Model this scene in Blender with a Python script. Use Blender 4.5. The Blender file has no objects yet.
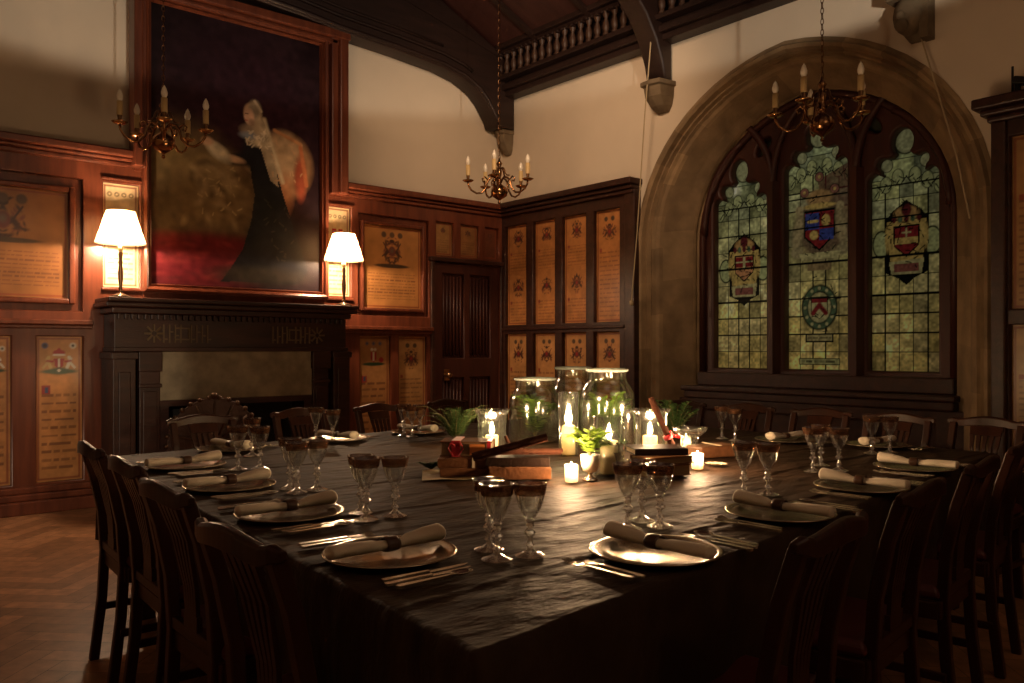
import bpy, bmesh, math, random
import numpy as np
from mathutils import Vector, Matrix
R = math.radians
PI = math.pi
random.seed(7)
col = bpy.context.scene.collection

# ------------------------------------------------------------------ materials
def mat(name, base=(.5, .5, .5), rough=.5, metal=0, var=0, vscale=8, bump=0, bscale=40, stretch=(1, 1, 1),
        attr=None, spec=.5, trans=0, coat=0, sheen=0, base2=None, ior=1.45, btype='noise', bdist=.01):
    m = bpy.data.materials.new(name); m.use_nodes = True
    nt = m.node_tree; N = nt.nodes; L = nt.links
    b = N['Principled BSDF']
    b.inputs['Base Color'].default_value = (*base, 1); b.inputs['Roughness'].default_value = rough
    b.inputs['Metallic'].default_value = metal; b.inputs['Specular IOR Level'].default_value = spec
    b.inputs['Transmission Weight'].default_value = trans; b.inputs['IOR'].default_value = ior
    b.inputs['Coat Weight'].default_value = coat; b.inputs['Coat Roughness'].default_value = .15
    b.inputs['Sheen Weight'].default_value = sheen
    tc = N.new('ShaderNodeTexCoord'); mp = N.new('ShaderNodeMapping'); mp.inputs['Scale'].default_value = stretch
    L.new(tc.outputs['Object'], mp.inputs['Vector'])
    src = None
    if attr:
        a = N.new('ShaderNodeAttribute'); a.attribute_name = attr; src = a.outputs['Color']
    if var or base2:
        n = N.new('ShaderNodeTexNoise'); n.inputs['Scale'].default_value = vscale; n.inputs['Detail'].default_value = 5
        L.new(mp.outputs['Vector'], n.inputs['Vector'])
        r = N.new('ShaderNodeValToRGB')
        r.color_ramp.elements[0].position = .3; r.color_ramp.elements[1].position = .7
        if base2:
            r.color_ramp.elements[0].color = (*base2, 1); r.color_ramp.elements[1].color = (*base, 1)
        else:
            r.color_ramp.elements[0].color = (1 - var,) * 3 + (1,); r.color_ramp.elements[1].color = (1 + var,) * 3 + (1,)
        L.new(n.outputs['Fac'], r.inputs['Fac'])
        if base2: src = r.outputs['Color']
        else:
            mx = N.new('ShaderNodeMix'); mx.data_type = 'RGBA'; mx.blend_type = 'MULTIPLY'; mx.inputs[0].default_value = 1
            if src: L.new(src, mx.inputs[6])
            else: mx.inputs[6].default_value = (*base, 1)
            L.new(r.outputs['Color'], mx.inputs[7]); src = mx.outputs[2]
    if src: L.new(src, b.inputs['Base Color'])
    if bump:
        n = N.new('ShaderNodeTexNoise'); n.inputs['Scale'].default_value = bscale; n.inputs['Detail'].default_value = 4
        L.new(mp.outputs['Vector'], n.inputs['Vector'])
        bp = N.new('ShaderNodeBump'); bp.inputs['Strength'].default_value = bump; bp.inputs['Distance'].default_value = bdist
        L.new(n.outputs['Fac'], bp.inputs['Height']); L.new(bp.outputs['Normal'], b.inputs['Normal'])
    return m

def thin_glass(name, tint=(.96, .97, .95), rough=.03, edge=.35, lo=.04):
    m = bpy.data.materials.new(name); m.use_nodes = True
    nt = m.node_tree; N = nt.nodes; L = nt.links
    for n in list(N): N.remove(n)
    o = N.new('ShaderNodeOutputMaterial'); mx = N.new('ShaderNodeMixShader')
    t = N.new('ShaderNodeBsdfTransparent'); t.inputs['Color'].default_value = (*tint, 1)
    g = N.new('ShaderNodeBsdfGlossy'); g.inputs['Roughness'].default_value = rough; g.inputs['Color'].default_value = (1, 1, 1, 1)
    lw = N.new('ShaderNodeLayerWeight'); lw.inputs['Blend'].default_value = edge
    mr = N.new('ShaderNodeMapRange'); mr.inputs['To Min'].default_value = lo; mr.inputs['To Max'].default_value = .85
    L.new(lw.outputs['Facing'], mr.inputs['Value']); L.new(mr.outputs['Result'], mx.inputs['Fac'])
    L.new(t.outputs[0], mx.inputs[1]); L.new(g.outputs[0], mx.inputs[2]); L.new(mx.outputs[0], o.inputs['Surface'])
    return m

def translucent(name, color=(1, 1, 1), mix=.6, attr=None, tp=0, emit=0, ecol=(1, .8, .5)):
    m = bpy.data.materials.new(name); m.use_nodes = True
    nt = m.node_tree; N = nt.nodes; L = nt.links
    for n in list(N): N.remove(n)
    o = N.new('ShaderNodeOutputMaterial'); mx = N.new('ShaderNodeMixShader'); mx.inputs['Fac'].default_value = mix
    d = N.new('ShaderNodeBsdfPrincipled'); d.inputs['Roughness'].default_value = .35
    t = N.new('ShaderNodeBsdfTranslucent')
    d.inputs['Base Color'].default_value = (*color, 1); t.inputs['Color'].default_value = (*color, 1)
    if attr:
        a = N.new('ShaderNodeAttribute'); a.attribute_name = attr
        L.new(a.outputs['Color'], t.inputs['Color'])
        v = N.new('ShaderNodeMix'); v.data_type = 'RGBA'; v.blend_type = 'MULTIPLY'; v.inputs[0].default_value = 1
        L.new(a.outputs['Color'], v.inputs[6]); v.inputs[7].default_value = (.3, .3, .3, 1); L.new(v.outputs[2], d.inputs['Base Color'])
    if emit:
        d.inputs['Emission Color'].default_value = (*ecol, 1); d.inputs['Emission Strength'].default_value = emit
    L.new(d.outputs[0], mx.inputs[1]); L.new(t.outputs[0], mx.inputs[2]); last = mx.outputs[0]
    if tp:
        m2 = N.new('ShaderNodeMixShader'); m2.inputs['Fac'].default_value = tp
        tt = N.new('ShaderNodeBsdfTransparent'); L.new(last, m2.inputs[1]); L.new(tt.outputs[0], m2.inputs[2]); last = m2.outputs[0]
    L.new(last, o.inputs['Surface'])
    return m

def emis(name, color, s):
    m = bpy.data.materials.new(name); m.use_nodes = True
    nt = m.node_tree; N = nt.nodes
    for n in list(N): N.remove(n)
    o = N.new('ShaderNodeOutputMaterial'); e = N.new('ShaderNodeEmission')
    e.inputs['Color'].default_value = (*color, 1); e.inputs['Strength'].default_value = s
    nt.links.new(e.outputs[0], o.inputs['Surface']); return m

M = dict(
    mahog=mat('mahogany', (.165, .045, .021), .3, base2=(.085, .023, .012), vscale=3, stretch=(6, 6, .7), bump=.15, bscale=12, spec=.45, bdist=.004),
    dwood=mat('dark_oak', (.050, .017, .010), .4, base2=(.022, .008, .005), vscale=3, stretch=(1, 6, 6), bump=.2, bscale=10),
    cwood=mat('chair_wood', (.050, .017, .008), .34, base2=(.030, .010, .005), vscale=4, stretch=(6, 6, 1), spec=.28),
    wwood=mat('window_wood', (.060, .016, .010), .45, base2=(.035, .010, .007), vscale=3, stretch=(6, 6, 1)),
    rwood=mat('roof_timber', (.024, .010, .007), .5, base2=(.014, .006, .004), vscale=3, stretch=(1, 6, 6), bump=.2, bscale=10),
    roof=mat('roof_boards', (.055, .018, .013), .5, base2=(.032, .010, .008), vscale=2, stretch=(1, 5, 1)),
    plaster=mat('cream_plaster', (.66, .56, .43), .85, var=.07, vscale=1.3, bump=.22, bscale=3.0, bdist=.02),
    stone=mat('limestone', (.38, .275, .155), .85, base2=(.22, .155, .084), vscale=2.4, bump=.4, bscale=22),
    block_stone=mat('arch_limestone', attr='Col', rough=.85, var=.3, vscale=5, bump=.45, bscale=20),
    corbel=mat('corbel_stone', (.20, .15, .09), .85, base2=(.12, .085, .05), vscale=7, bump=.5, bscale=25),
    fstone=mat('hearth_stone', (.30, .24, .15), .5, base2=(.17, .13, .08), vscale=9, bump=.2, bscale=30),
    soot=mat('sooty_brick', (.012, .010, .009), .95, bump=.5, bscale=30),
    floor=mat('parquet', attr='Col', rough=.38, var=.25, vscale=5, stretch=(3, 3, 3), bump=.06, bscale=30),
    board=mat('painted_board', attr='Col', rough=.34, var=.12, vscale=7, spec=.5, coat=.15),
    canvas=mat('oil_canvas', attr='Col', rough=.42, var=.15, vscale=14, bump=.15, bscale=120, spec=.1),
    cloth=mat('dark_cloth', (.054, .030, .017), .6, base2=(.030, .017, .010), vscale=9, bump=.8, bscale=7, stretch=(1, 2.3, 1), spec=.12, bdist=.02),
    brass=mat('aged_brass', (.30, .15, .065), .2, metal=1, var=.15, vscale=20),
    dbrass=mat('dark_brass', (.17, .085, .04), .3, metal=1),
    bobe=mat('polished_brass', (.6, .36, .16), .2, metal=1),
    sleeve=mat('candle_sleeve', (.62, .44, .20), .5), bulb=mat('frosted_bulb', (.85, .78, .64), .3, coat=.4),
    pewter=mat('pewter', (.42, .34, .24), .23, metal=.92), silver=mat('silver', (.80, .72, .60), .25, metal=1),
    linen=mat('linen', (.78, .68, .52), .8, bump=.25, bscale=120, sheen=.2, bdist=.004),
    ring=mat('leather_ring', (.075, .038, .022), .3), rim=None,
    crystal=thin_glass('cut_crystal', (.97, .95, .90), .17, .5, .24), glass=thin_glass('thin_glass', rough=.07, lo=.06),
    jar=thin_glass('jar_glass', (.95, .98, .95), .13, .33, .08), wax=translucent('candle_wax', (.95, .80, .50), .5),
    votive=translucent('frosted_votive', (1, .93, .78), .7, tp=.25), flame=emis('flame', (1, .74, .34), 110),
    shade=translucent('lamp_shade', (.50, .39, .23), .75, emit=.0), bulbon=emis('lit_bulb', (1, .72, .4), 30),
    leaf=translucent('leaf_green', (.26, .44, .07), .5), dleaf=mat('dark_leaf', (.04, .085, .022), .5, var=.3, vscale=30),
    lleaf=translucent('lime_leaf', (.30, .46, .06), .5), stem=mat('stem', (.12, .10, .04), .6),
    ribbon=mat('red_ribbon', (.42, .012, .02), .35, sheen=.4), string=mat('twine', (.6, .5, .34), .8),
    book1=mat('brown_leather', (.15, .065, .028), .5, var=.3, vscale=20, bump=.3, bscale=80, spec=.15), book2=mat('black_leather', (.022, .013, .009), .5, bump=.3, bscale=80, spec=.12),
    pages=mat('book_pages', (.26, .17, .085), .8, var=.2, vscale=30, stretch=(1, 1, 12)), bark=mat('cinnamon_bark', (.085, .032, .016), .65, base2=(.045, .016, .009), vscale=12, stretch=(1, 8, 8), bump=.5, bscale=30, spec=.08),
    paper=mat('parchment', (.55, .43, .26), .7, bump=.3, bscale=14), orange=mat('orange_paper', (.62, .21, .05), .6),
    seat=mat('oxblood_leather', (.085, .014, .012), .4), black=mat('black_iron', (.02, .018, .016), .45, metal=.6),
    rope=mat('pale_cord', (.42, .33, .20), .8), sglass=translucent('stained_glass', attr='Col', mix=.92),
    knob=mat('worn_brass_knob', (.35, .22, .12), .3, metal=1), iron=mat('cast_iron_relief', (.05, .022, .014), .4, metal=.4, bump=.5, bscale=40),
    terra=mat('clay_pot', (.10, .075, .05), .6), petal=mat('pale_petal', (.70, .62, .42), .6), berry=mat('red_berry', (.45, .015, .02), .3),
)

def band():
    m = mat('smoked_gilt_band', (.20, .09, .04), .25, metal=.6, base2=(.015, .007, .004), vscale=60)
    nt = m.node_tree; N = nt.nodes; o = [n for n in N if n.type == 'OUTPUT_MATERIAL'][0]; b = N['Principled BSDF']
    mx = N.new('ShaderNodeMixShader'); t = N.new('ShaderNodeBsdfTransparent'); t.inputs[0].default_value = (.75, .5, .35, 1); mx.inputs[0].default_value = .5
    nt.links.new(b.outputs[0], mx.inputs[1]); nt.links.new(t.outputs[0], mx.inputs[2]); nt.links.new(mx.outputs[0], o.inputs[0]); return m
M['rim'] = band()
# ------------------------------------------------------------------ mesh builder
class MB:
    def __init__(s): s.v = []; s.f = []; s.s = []
    def add(s, vs, fs, smooth=False):
        k = len(s.v); s.v += [tuple(v) for v in vs]
        s.f += [tuple(i + k for i in f) for f in fs]; s.s += [smooth] * len(fs); return s
    def box(s, c, d, rz=0, rx=0, ry=0):
        x, y, z = d[0] / 2, d[1] / 2, d[2] / 2
        m = Matrix.Translation(c) @ Matrix.Rotation(rz, 4, 'Z') @ Matrix.Rotation(ry, 4, 'Y') @ Matrix.Rotation(rx, 4, 'X')
        vs = [m @ Vector((a * x, b * y, e * z)) for e in (-1, 1) for b in (-1, 1) for a in (-1, 1)]
        return s.add(vs, [(0, 2, 3, 1), (4, 5, 7, 6), (0, 1, 5, 4), (2, 6, 7, 3), (0, 4, 6, 2), (1, 3, 7, 5)])
    def bb(s, x0, x1, y0, y1, z0, z1): return s.box(((x0 + x1) / 2, (y0 + y1) / 2, (z0 + z1) / 2), (abs(x1 - x0), abs(y1 - y0), abs(z1 - z0)))
    def lathe(s, prof, n=20, o=(0, 0, 0), facet=False, close=False):
        vs = [(o[0] + r * math.cos(2 * PI * i / n), o[1] + r * math.sin(2 * PI * i / n), o[2] + z) for r, z in prof for i in range(n)]
        fs = [(j * n + i, j * n + (i + 1) % n, (j + 1) * n + (i + 1) % n, (j + 1) * n + i) for j in range(len(prof) - 1) for i in range(n)]
        if close: fs += [tuple(reversed(range(n))), tuple((len(prof) - 1) * n + i for i in range(n))]
        return s.add(vs, fs, not facet)
    def tube(s, pts, r, n=8, cap=True, sq=1.0, up=(0, 0, 1)):
        pts = [Vector(p) for p in pts]; m = len(pts); rs = r if isinstance(r, (list, tuple)) else [r] * m
        vs = []
        t0 = None
        for i, p in enumerate(pts):
            t = (pts[min(i + 1, m - 1)] - pts[max(i - 1, 0)]).normalized()
            if t0 is None:
                u = Vector(up)
                if abs(u.dot(t)) > .95: u = Vector((1, 0, 0))
                a = t.cross(u).normalized()
            else:
                a = (a - t * a.dot(t)).normalized()
            b = t.cross(a); t0 = t
            vs += [p + a * (rs[i] * math.cos(2 * PI * k / n)) + b * (rs[i] * sq * math.sin(2 * PI * k / n)) for k in range(n)]
        fs = [(j * n + i, j * n + (i + 1) % n, (j + 1) * n + (i + 1) % n, (j + 1) * n + i) for j in range(m - 1) for i in range(n)]
        if cap: fs += [tuple(reversed(range(n))), tuple((m - 1) * n + i for i in range(n))]
        return s.add(vs, fs, n > 5)
    def loft(s, rings, cap=True, smooth=False):
        n = len(rings[0]); vs = [v for r in rings for v in r]
        fs = [(j * n + i, j * n + (i + 1) % n, (j + 1) * n + (i + 1) % n, (j + 1) * n + i) for j in range(len(rings) - 1) for i in range(n)]
        if cap: fs += [tuple(reversed(range(n))), tuple((len(rings) - 1) * n + i for i in range(n))]
        return s.add(vs, fs, smooth)
    def ball(s, c, r, n=12, sz=1):
        prof = [(max(1e-4, r * math.sin(PI * k / (n // 2 + 1))), -r * sz * math.cos(PI * k / (n // 2 + 1))) for k in range(n // 2 + 2)]
        return s.lathe(prof, n, c)
    def obj(s, name, m, parent=None, loc=(0, 0, 0), rz=0, bevel=0):
        me = bpy.data.meshes.new(name); me.from_pydata(s.v, [], s.f); me.update()
        me.polygons.foreach_set('use_smooth', s.s)
        bm = bmesh.new(); bm.from_mesh(me); bmesh.ops.recalc_face_normals(bm, faces=bm.faces); bm.to_mesh(me); bm.free()
        me.materials.append(m if not isinstance(m, str) else M[m])
        o = bpy.data.objects.new(name, me); col.objects.link(o); o.location = loc; o.rotation_euler = (0, 0, rz)
        if parent: o.parent = parent
        if bevel:
            b = o.modifiers.new('bevel', 'BEVEL'); b.width = bevel; b.segments = 2; b.limit_method = 'ANGLE'
        return o

def thing(name, label, cat, loc=(0, 0, 0), rz=0, group=None):
    o = bpy.data.objects.new(name, None); col.objects.link(o); o.empty_display_size = .1
    o.location = loc; o.rotation_euler = (0, 0, rz); o['label'] = label; o['category'] = cat
    if group: o['group'] = group
    return o
def tag(o, label, cat, group=None):
    o['label'] = label; o['category'] = cat
    if group: o['group'] = group
    return o
def struct(o): o['kind'] = 'structure'; return o
def dup(root, loc, rz, label, group=None):
    r = root.copy(); col.objects.link(r); r.location = loc; r.rotation_euler = (0, 0, rz); r['label'] = label
    if group: r['group'] = group
    for ch in list(root.children):
        c = ch.copy(); col.objects.link(c); c.parent = r
        for g in list(ch.children):
            d = g.copy(); col.objects.link(d); d.parent = c
    return r

def plate(name, outer, holes, y0, y1, m, axis='y', bevel=0, parent=None):
    """flat plate with holes. 2D pts (u,z); axis 'y': u=x, extruded in y; axis 'x': u=y, extruded in x"""
    cu = bpy.data.curves.new(name, 'CURVE'); cu.dimensions = '2D'; cu.fill_mode = 'BOTH'
    for pts in [outer] + holes:
        sp = cu.splines.new('POLY'); sp.points.add(len(pts) - 1); sp.use_cyclic_u = True
        for i, (a, b) in enumerate(pts): sp.points[i].co = (a, b, 0, 1)
    cu.extrude = abs(y1 - y0) / 2 - bevel; cu.bevel_depth = bevel; cu.bevel_resolution = 1; cu.offset = -bevel
    tmp = bpy.data.objects.new('tmp', cu); col.objects.link(tmp)
    dg = bpy.context.evaluated_depsgraph_get(); dg.update()
    me = bpy.data.meshes.new_from_object(tmp.evaluated_get(dg)); bpy.data.objects.remove(tmp)
    ym = (y0 + y1) / 2
    for v in me.vertices:
        x, z, d = v.co
        v.co = (x, ym - d, z) if axis == 'y' else (ym + d, x, z)
    if axis == 'x': me.flip_normals()
    me.materials.clear(); me.materials.append(M[m]); me.name = name
    o = bpy.data.objects.new(name, me); col.objects.link(o)
    if parent: o.parent = parent
    return o

# ------------------------------------------------------------------ painted surfaces (numpy -> colour attribute on a real grid)
class Paint:
    def __init__(s, w, h, res, base):
        s.w, s.h = w, h; s.nx, s.ny = max(2, int(w / res) + 1), max(2, int(h / res) + 1)
        s.X, s.Y = np.meshgrid(np.linspace(0, w, s.nx), np.linspace(0, h, s.ny))
        s.c = np.ones((s.ny, s.nx, 3)) * np.array(base)
    def blend(s, a, c):
        a = np.clip(a, 0, 1)[..., None]; s.c = s.c * (1 - a) + np.array(c) * a
    def ell(s, x, y, rx, ry, c, soft=.15, rot=0, op=1):
        dx, dy = s.X - x, s.Y - y; ca, sa = math.cos(rot), math.sin(rot)
        d = np.sqrt(((dx * ca + dy * sa) / rx) ** 2 + ((-dx * sa + dy * ca) / ry) ** 2)
        s.blend(op * (1 - (d - 1 + soft) / (2 * soft)), c)
    def rect(s, x0, x1, y0, y1, c, op=1):
        s.blend(op * ((s.X >= x0) & (s.X <= x1) & (s.Y >= y0) & (s.Y <= y1)).astype(float), c)
    def poly(s, pts, c, op=1):
        ins = np.zeros(s.X.shape, bool); n = len(pts)
        for i in range(n):
            x0, y0 = pts[i]; x1, y1 = pts[(i + 1) % n]
            if y0 == y1: continue
            cr = ((s.Y >= min(y0, y1)) & (s.Y < max(y0, y1))) & (s.X < (x1 - x0) * (s.Y - y0) / (y1 - y0) + x0)
            ins ^= cr
        s.blend(op * ins.astype(float), c)
    def seg(s, x0, y0, x1, y1, w, c, op=1):
        dx, dy = x1 - x0, y1 - y0; L2 = dx * dx + dy * dy + 1e-9
        t = np.clip(((s.X - x0) * dx + (s.Y - y0) * dy) / L2, 0, 1)
        d = np.hypot(s.X - x0 - t * dx, s.Y - y0 - t * dy); s.blend(op * (1 - (d - w * .5) / (w * .35 + 1e-6)), c)
    def noise(s, amp, cells, seed):
        cy_ = max(1, int(cells * s.h / s.w)); r = np.random.RandomState(seed); g = r.rand(cy_ + 2, cells + 2)
        gx = s.X / s.w * cells; gy = s.Y / s.h * cy_; ix = gx.astype(int); iy = gy.astype(int)
        fx = gx - ix; fy = gy - iy; fx = fx * fx * (3 - 2 * fx); fy = fy * fy * (3 - 2 * fy)
        v = (g[iy, ix] * (1 - fx) + g[iy, ix + 1] * fx) * (1 - fy) + (g[iy + 1, ix] * (1 - fx) + g[iy + 1, ix + 1] * fx) * fy
        s.c = s.c * (1 + amp * (v[..., None] - .5) * 2); return v
    def blur(s, k=1):
        for _ in range(k):
            p = np.pad(s.c, ((1, 1), (1, 1), (0, 0)), 'edge')
            s.c = (p[:-2, 1:-1] + p[2:, 1:-1] + p[1:-1, :-2] + p[1:-1, 2:] + 2 * p[1:-1, 1:-1]) / 6
    def obj(s, name, m, origin, u, keep=None, parent=None, thick=0):
        o3, u3 = np.array(origin, float), np.array(u, float)
        rel = s.X[..., None] * u3 + s.Y[..., None] * np.array((0, 0, 1.))
        nv = s.nx * s.ny; idx = np.arange(nv).reshape(s.ny, s.nx)
        q = np.stack([idx[:-1, :-1], idx[:-1, 1:], idx[1:, 1:], idx[1:, :-1]], -1).reshape(-1, 4)
        if keep is not None:
            kc = (s.X[:-1, :-1] + s.X[1:, 1:]) / 2, (s.Y[:-1, :-1] + s.Y[1:, 1:]) / 2
            q = q[keep(*kc).reshape(-1)]
        me = bpy.data.meshes.new(name); me.from_pydata(rel.reshape(-1, 3).tolist(), [], q.tolist()); me.update()
        ca = me.color_attributes.new('Col', 'FLOAT_COLOR', 'POINT')
        ca.data.foreach_set('color', np.concatenate([s.c.reshape(-1, 3).clip(0, 1), np.ones((nv, 1))], 1).reshape(-1).astype(np.float32))
        me.materials.append(M[m]); o = bpy.data.objects.new(name, me); col.objects.link(o)
        o.location = origin
        if thick:
            sm = o.modifiers.new('thick', 'SOLIDIFY'); sm.thickness = thick; sm.offset = -1
        if parent: o.parent = parent
        return o

# ------------------------------------------------------------------ heraldic boards
def crest(p, cx, cy, s, rs, kind=0):
    DK = (.05, .02, .014); RD = (.32, .02, .02); BL = (.05, .07, .16); WH = (.62, .55, .44); GN = (.03, .06, .03)
    if kind == 1:      # coloured royal style achievement : helm, supporters, green mound
        for d in (-1, 1):
            p.ell(cx + d * .72 * s, cy + .95 * s, .17 * s, .17 * s, WH if d > 0 else BL, .3); p.ell(cx + d * .72 * s, cy + .95 * s, .08 * s, .08 * s, DK, .4)
        p.ell(cx, cy + .55 * s, .32 * s, .16 * s, RD); p.ell(cx, cy + .42 * s, .34 * s, .07 * s, WH); p.ell(cx, cy + .72 * s, .09 * s, .09 * s, RD)
        p.poly([(cx - .26 * s, cy + .22 * s), (cx + .26 * s, cy + .22 * s), (cx + .22 * s, cy - .2 * s), (cx, cy - .42 * s), (cx - .22 * s, cy - .2 * s)], RD)
        p.rect(cx - .05 * s, cx + .05 * s, cy - .3 * s, cy + .2 * s, WH)
        for d in (-1, 1):
            c = WH if d > 0 else (.5, .33, .12)
            p.seg(cx + d * .42 * s, cy - .3 * s, cx + d * .6 * s, cy + .2 * s, .13 * s, c); p.seg(cx + d * .6 * s, cy - .05 * s, cx + d * .8 * s, cy - .3 * s, .1 * s, c)
            p.ell(cx + d * .52 * s, cy + .27 * s, .1 * s, .1 * s, c); p.seg(cx + d * .3 * s, cy + .05 * s, cx + d * .6 * s, cy + .08 * s, .08 * s, RD)
        p.ell(cx, cy - .52 * s, .95 * s, .14 * s, GN, .2); p.ell(cx, cy - .5 * s, .5 * s, .2 * s, GN, .3); p.ell(cx, cy - .46 * s, .09 * s, .08 * s, WH)
    elif kind == 2:    # small shield with white flowers on a green mound
        for k in range(3): p.ell(cx + (k - 1) * .5 * s, cy + .9 * s, .13 * s, .13 * s, BL, .4, op=.7)
        p.poly([(cx - .25 * s, cy + .35 * s), (cx + .25 * s, cy + .35 * s), (cx + .2 * s, cy - .15 * s), (cx, cy - .35 * s), (cx - .2 * s, cy - .15 * s)], RD)
        p.rect(cx - .06 * s, cx + .06 * s, cy - .25 * s, cy + .33 * s, WH)
        for d in (-1, 1): p.ell(cx + d * .12 * s, cy + .5 * s, .12 * s, .1 * s, WH)
        p.ell(cx + .6 * s, cy - .2 * s, .18 * s, .18 * s, RD); p.ell(cx, cy - .48 * s, .85 * s, .12 * s, GN)
    else:              # dark ink achievement
        for k in range(22):
            a = rs.uniform(-PI / 2, PI / 2); r = s * rs.uniform(.25, .78); rot = rs.uniform(0, PI); l = s * rs.uniform(.08, .17)
            for d in (-1, 1): p.ell(cx + d * r * math.cos(a) * .85, cy + r * math.sin(a), l, l * .4, DK if k % 3 else (.16, .05, .03), .4, d * rot, .7)
        for d in (-1, 1): p.seg(cx + d * .2 * s, cy - .1 * s, cx + d * .55 * s, cy + .45 * s, .05 * s, DK, .7); p.seg(cx + d * .2 * s, cy, cx + d * .62 * s, cy - .3 * s, .05 * s, DK, .7)
        p.ell(cx, cy, .22 * s, .28 * s, (.12, .03, .025)); p.ell(cx, cy + .04 * s, .12 * s, .15 * s, RD if kind == 0 else (.10, .07, .05), .3, op=.6)
        p.ell(cx, cy + .55 * s, .16 * s, .1 * s, DK)
        for d in (-1, 1): p.ell(cx + d * .36 * s, cy - .1 * s, .1 * s, .25 * s, DK, .3, d * .5, .8)

def text(p, x0, x1, y0, y1, lines, rs, c=(.085, .022, .014), op=.75):
    lh = (y1 - y0) / lines
    for i in range(lines):
        y = y1 - (i + .5) * lh; x = x0
        while x < x1 - lh * .3:
            w = lh * (.5 + 1.9 * rs.rand()); xe = min(x + w, x1)
            p.rect(x, xe, y - lh * .17, y + lh * .17, c, op * (.6 + .4 * rs.rand())); x = xe + lh * .28

def board(name_axis, a, b, z0, z1, style, seed, label, group, tone=(.44, .19, .062), plane=0):
    w, h = abs(b - a), z1 - z0; rs = np.random.RandomState(seed)
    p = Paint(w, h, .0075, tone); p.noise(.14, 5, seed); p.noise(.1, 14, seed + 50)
    e = .014; ink = (.20, .045, .02)
    for q in (.012, .020):
        for r_ in ((q, w - q, q, q + .004), (q, w - q, h - q - .004, h - q), (q, q + .004, q, h - q), (w - q - .004, w - q, q, h - q)): p.rect(*r_, ink, .8)
    mx = .045
    if style == 'two':
        for (t, bt) in ((h - .02, h * .53), (h * .5, .03)):
            hh = t - bt; crest(p, w / 2, t - hh * .27, w * .36, rs, 0)
            p.rect(mx, mx + .03, t - hh * .62, t - hh * .56, (.26, .05, .03)); text(p, mx, w - mx, bt, t - hh * .55, 7, rs, op=.55)
    elif style == 'one':
        for d in (-1, 1): p.ell(w / 2 + d * w * .13, h * .92, w * .07, w * .07, (.08, .05, .03)); 
        crest(p, w / 2, h * .80, w * .38, rs, 0); p.rect(mx, mx + .03, h * .63, h * .66, (.26, .05, .03)); text(p, mx, w - mx, .04, h * .64, 15, rs, op=.6)
    elif style in ('royal', 'green'):
        crest(p, w / 2, h * .82, w * .42, rs, 1 if style == 'royal' else 2)
        p.rect(mx, mx + .06, h * .60, h * .66, (.26, .03, .03)); p.rect(mx + .02, mx + .04, h * .61, h * .65, (.05, .07, .14)); text(p, mx, w - mx, .07, h * .62, 10, rs)
    elif style == 'big':
        crest(p, w / 2, h * .70, w * .27, rs, 3); p.ell(w / 2, h * .52, w * .3, h * .025, (.06, .035, .02))
        for d in (-1, 0, 1): p.ell(w / 2 + d * w * .14, h * .9, w * .045, w * .045, (.09, .05, .03), op=.8)
        text(p, mx + .02, w - mx - .02, .08, h * .44, 9, rs, op=.7)
    elif style == 'lamp':
        for k in range(4): p.ell(w * (.2 + .2 * k), h * .90, w * .07, w * .07, (.2, .15, .08)); p.ell(w * (.2 + .2 * k), h * .90, w * .035, w * .035, tone)
        for d in (-1, 1): p.rect(w / 2 + d * w * .14 - w * .09, w / 2 + d * w * .14 + w * .09, h * .70, h * .76, (.5, .02, .02))
        p.rect(w * .3, w * .7, h * .725, h * .735, (.62, .55, .44)); text(p, mx, w - mx, .05, h * .6, 11, rs, (.2, .06, .03), .8)
    elif style == 'small':
        crest(p, w / 2, h * .75, w * .22, rs, 3); text(p, mx, w - mx, .03, h * .5, 6, rs, op=.5)
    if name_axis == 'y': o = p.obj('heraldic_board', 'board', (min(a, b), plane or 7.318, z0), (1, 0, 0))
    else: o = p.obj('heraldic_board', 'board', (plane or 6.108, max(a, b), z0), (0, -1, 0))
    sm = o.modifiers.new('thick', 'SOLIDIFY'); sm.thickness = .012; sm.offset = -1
    return tag(o, label, 'painted board', group)

BT = (.42, .215, .072)
# back wall (fireplace wall)
board('y', 1.37, 1.70, .22, 1.36, 'royal', 1, 'tall inscribed board with red crest and green mound, left of the fireplace', 'boards below the rail on the fireplace wall')
board('y', .93, 1.20, .22, 1.36, 'royal', 2, 'inscribed board cut by the left edge of the picture, below the rail', 'boards below the rail on the fireplace wall')
board('y', .70, 1.60, 1.66, 2.50, 'big', 3, 'large framed inscribed board with dark crest, left of the left lamp', 'large boards above the rail', (.25, .105, .034))
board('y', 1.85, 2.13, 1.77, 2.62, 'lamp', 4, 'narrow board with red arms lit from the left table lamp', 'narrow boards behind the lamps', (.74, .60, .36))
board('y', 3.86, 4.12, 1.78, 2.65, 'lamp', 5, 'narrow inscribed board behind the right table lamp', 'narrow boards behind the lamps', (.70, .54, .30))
board('y', 4.27, 4.97, 1.68, 2.52, 'big', 6, 'large framed inscribed board between right lamp and door', 'large boards above the rail', (.40, .18, .055))
board('y', 4.22, 4.58, .22, 1.39, 'green', 7, 'lower board with small red shield over a green mound, right of fireplace', 'boards below the rail on the fireplace wall', (.36, .17, .06))
board('y', 4.68, 5.03, .22, 1.39, 'one', 8, 'lower board with dark crest, directly left of the door', 'boards below the rail on the fireplace wall', (.36, .19, .07))
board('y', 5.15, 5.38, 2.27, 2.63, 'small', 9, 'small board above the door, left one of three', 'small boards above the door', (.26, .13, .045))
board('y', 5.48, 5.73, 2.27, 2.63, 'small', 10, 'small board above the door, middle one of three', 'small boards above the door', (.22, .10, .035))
board('y', 5.82, 6.02, 2.27, 2.63, 'small', 11, 'small dark board above the door, next to the corner', 'small boards above the door', (.12, .035, .016))
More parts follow.
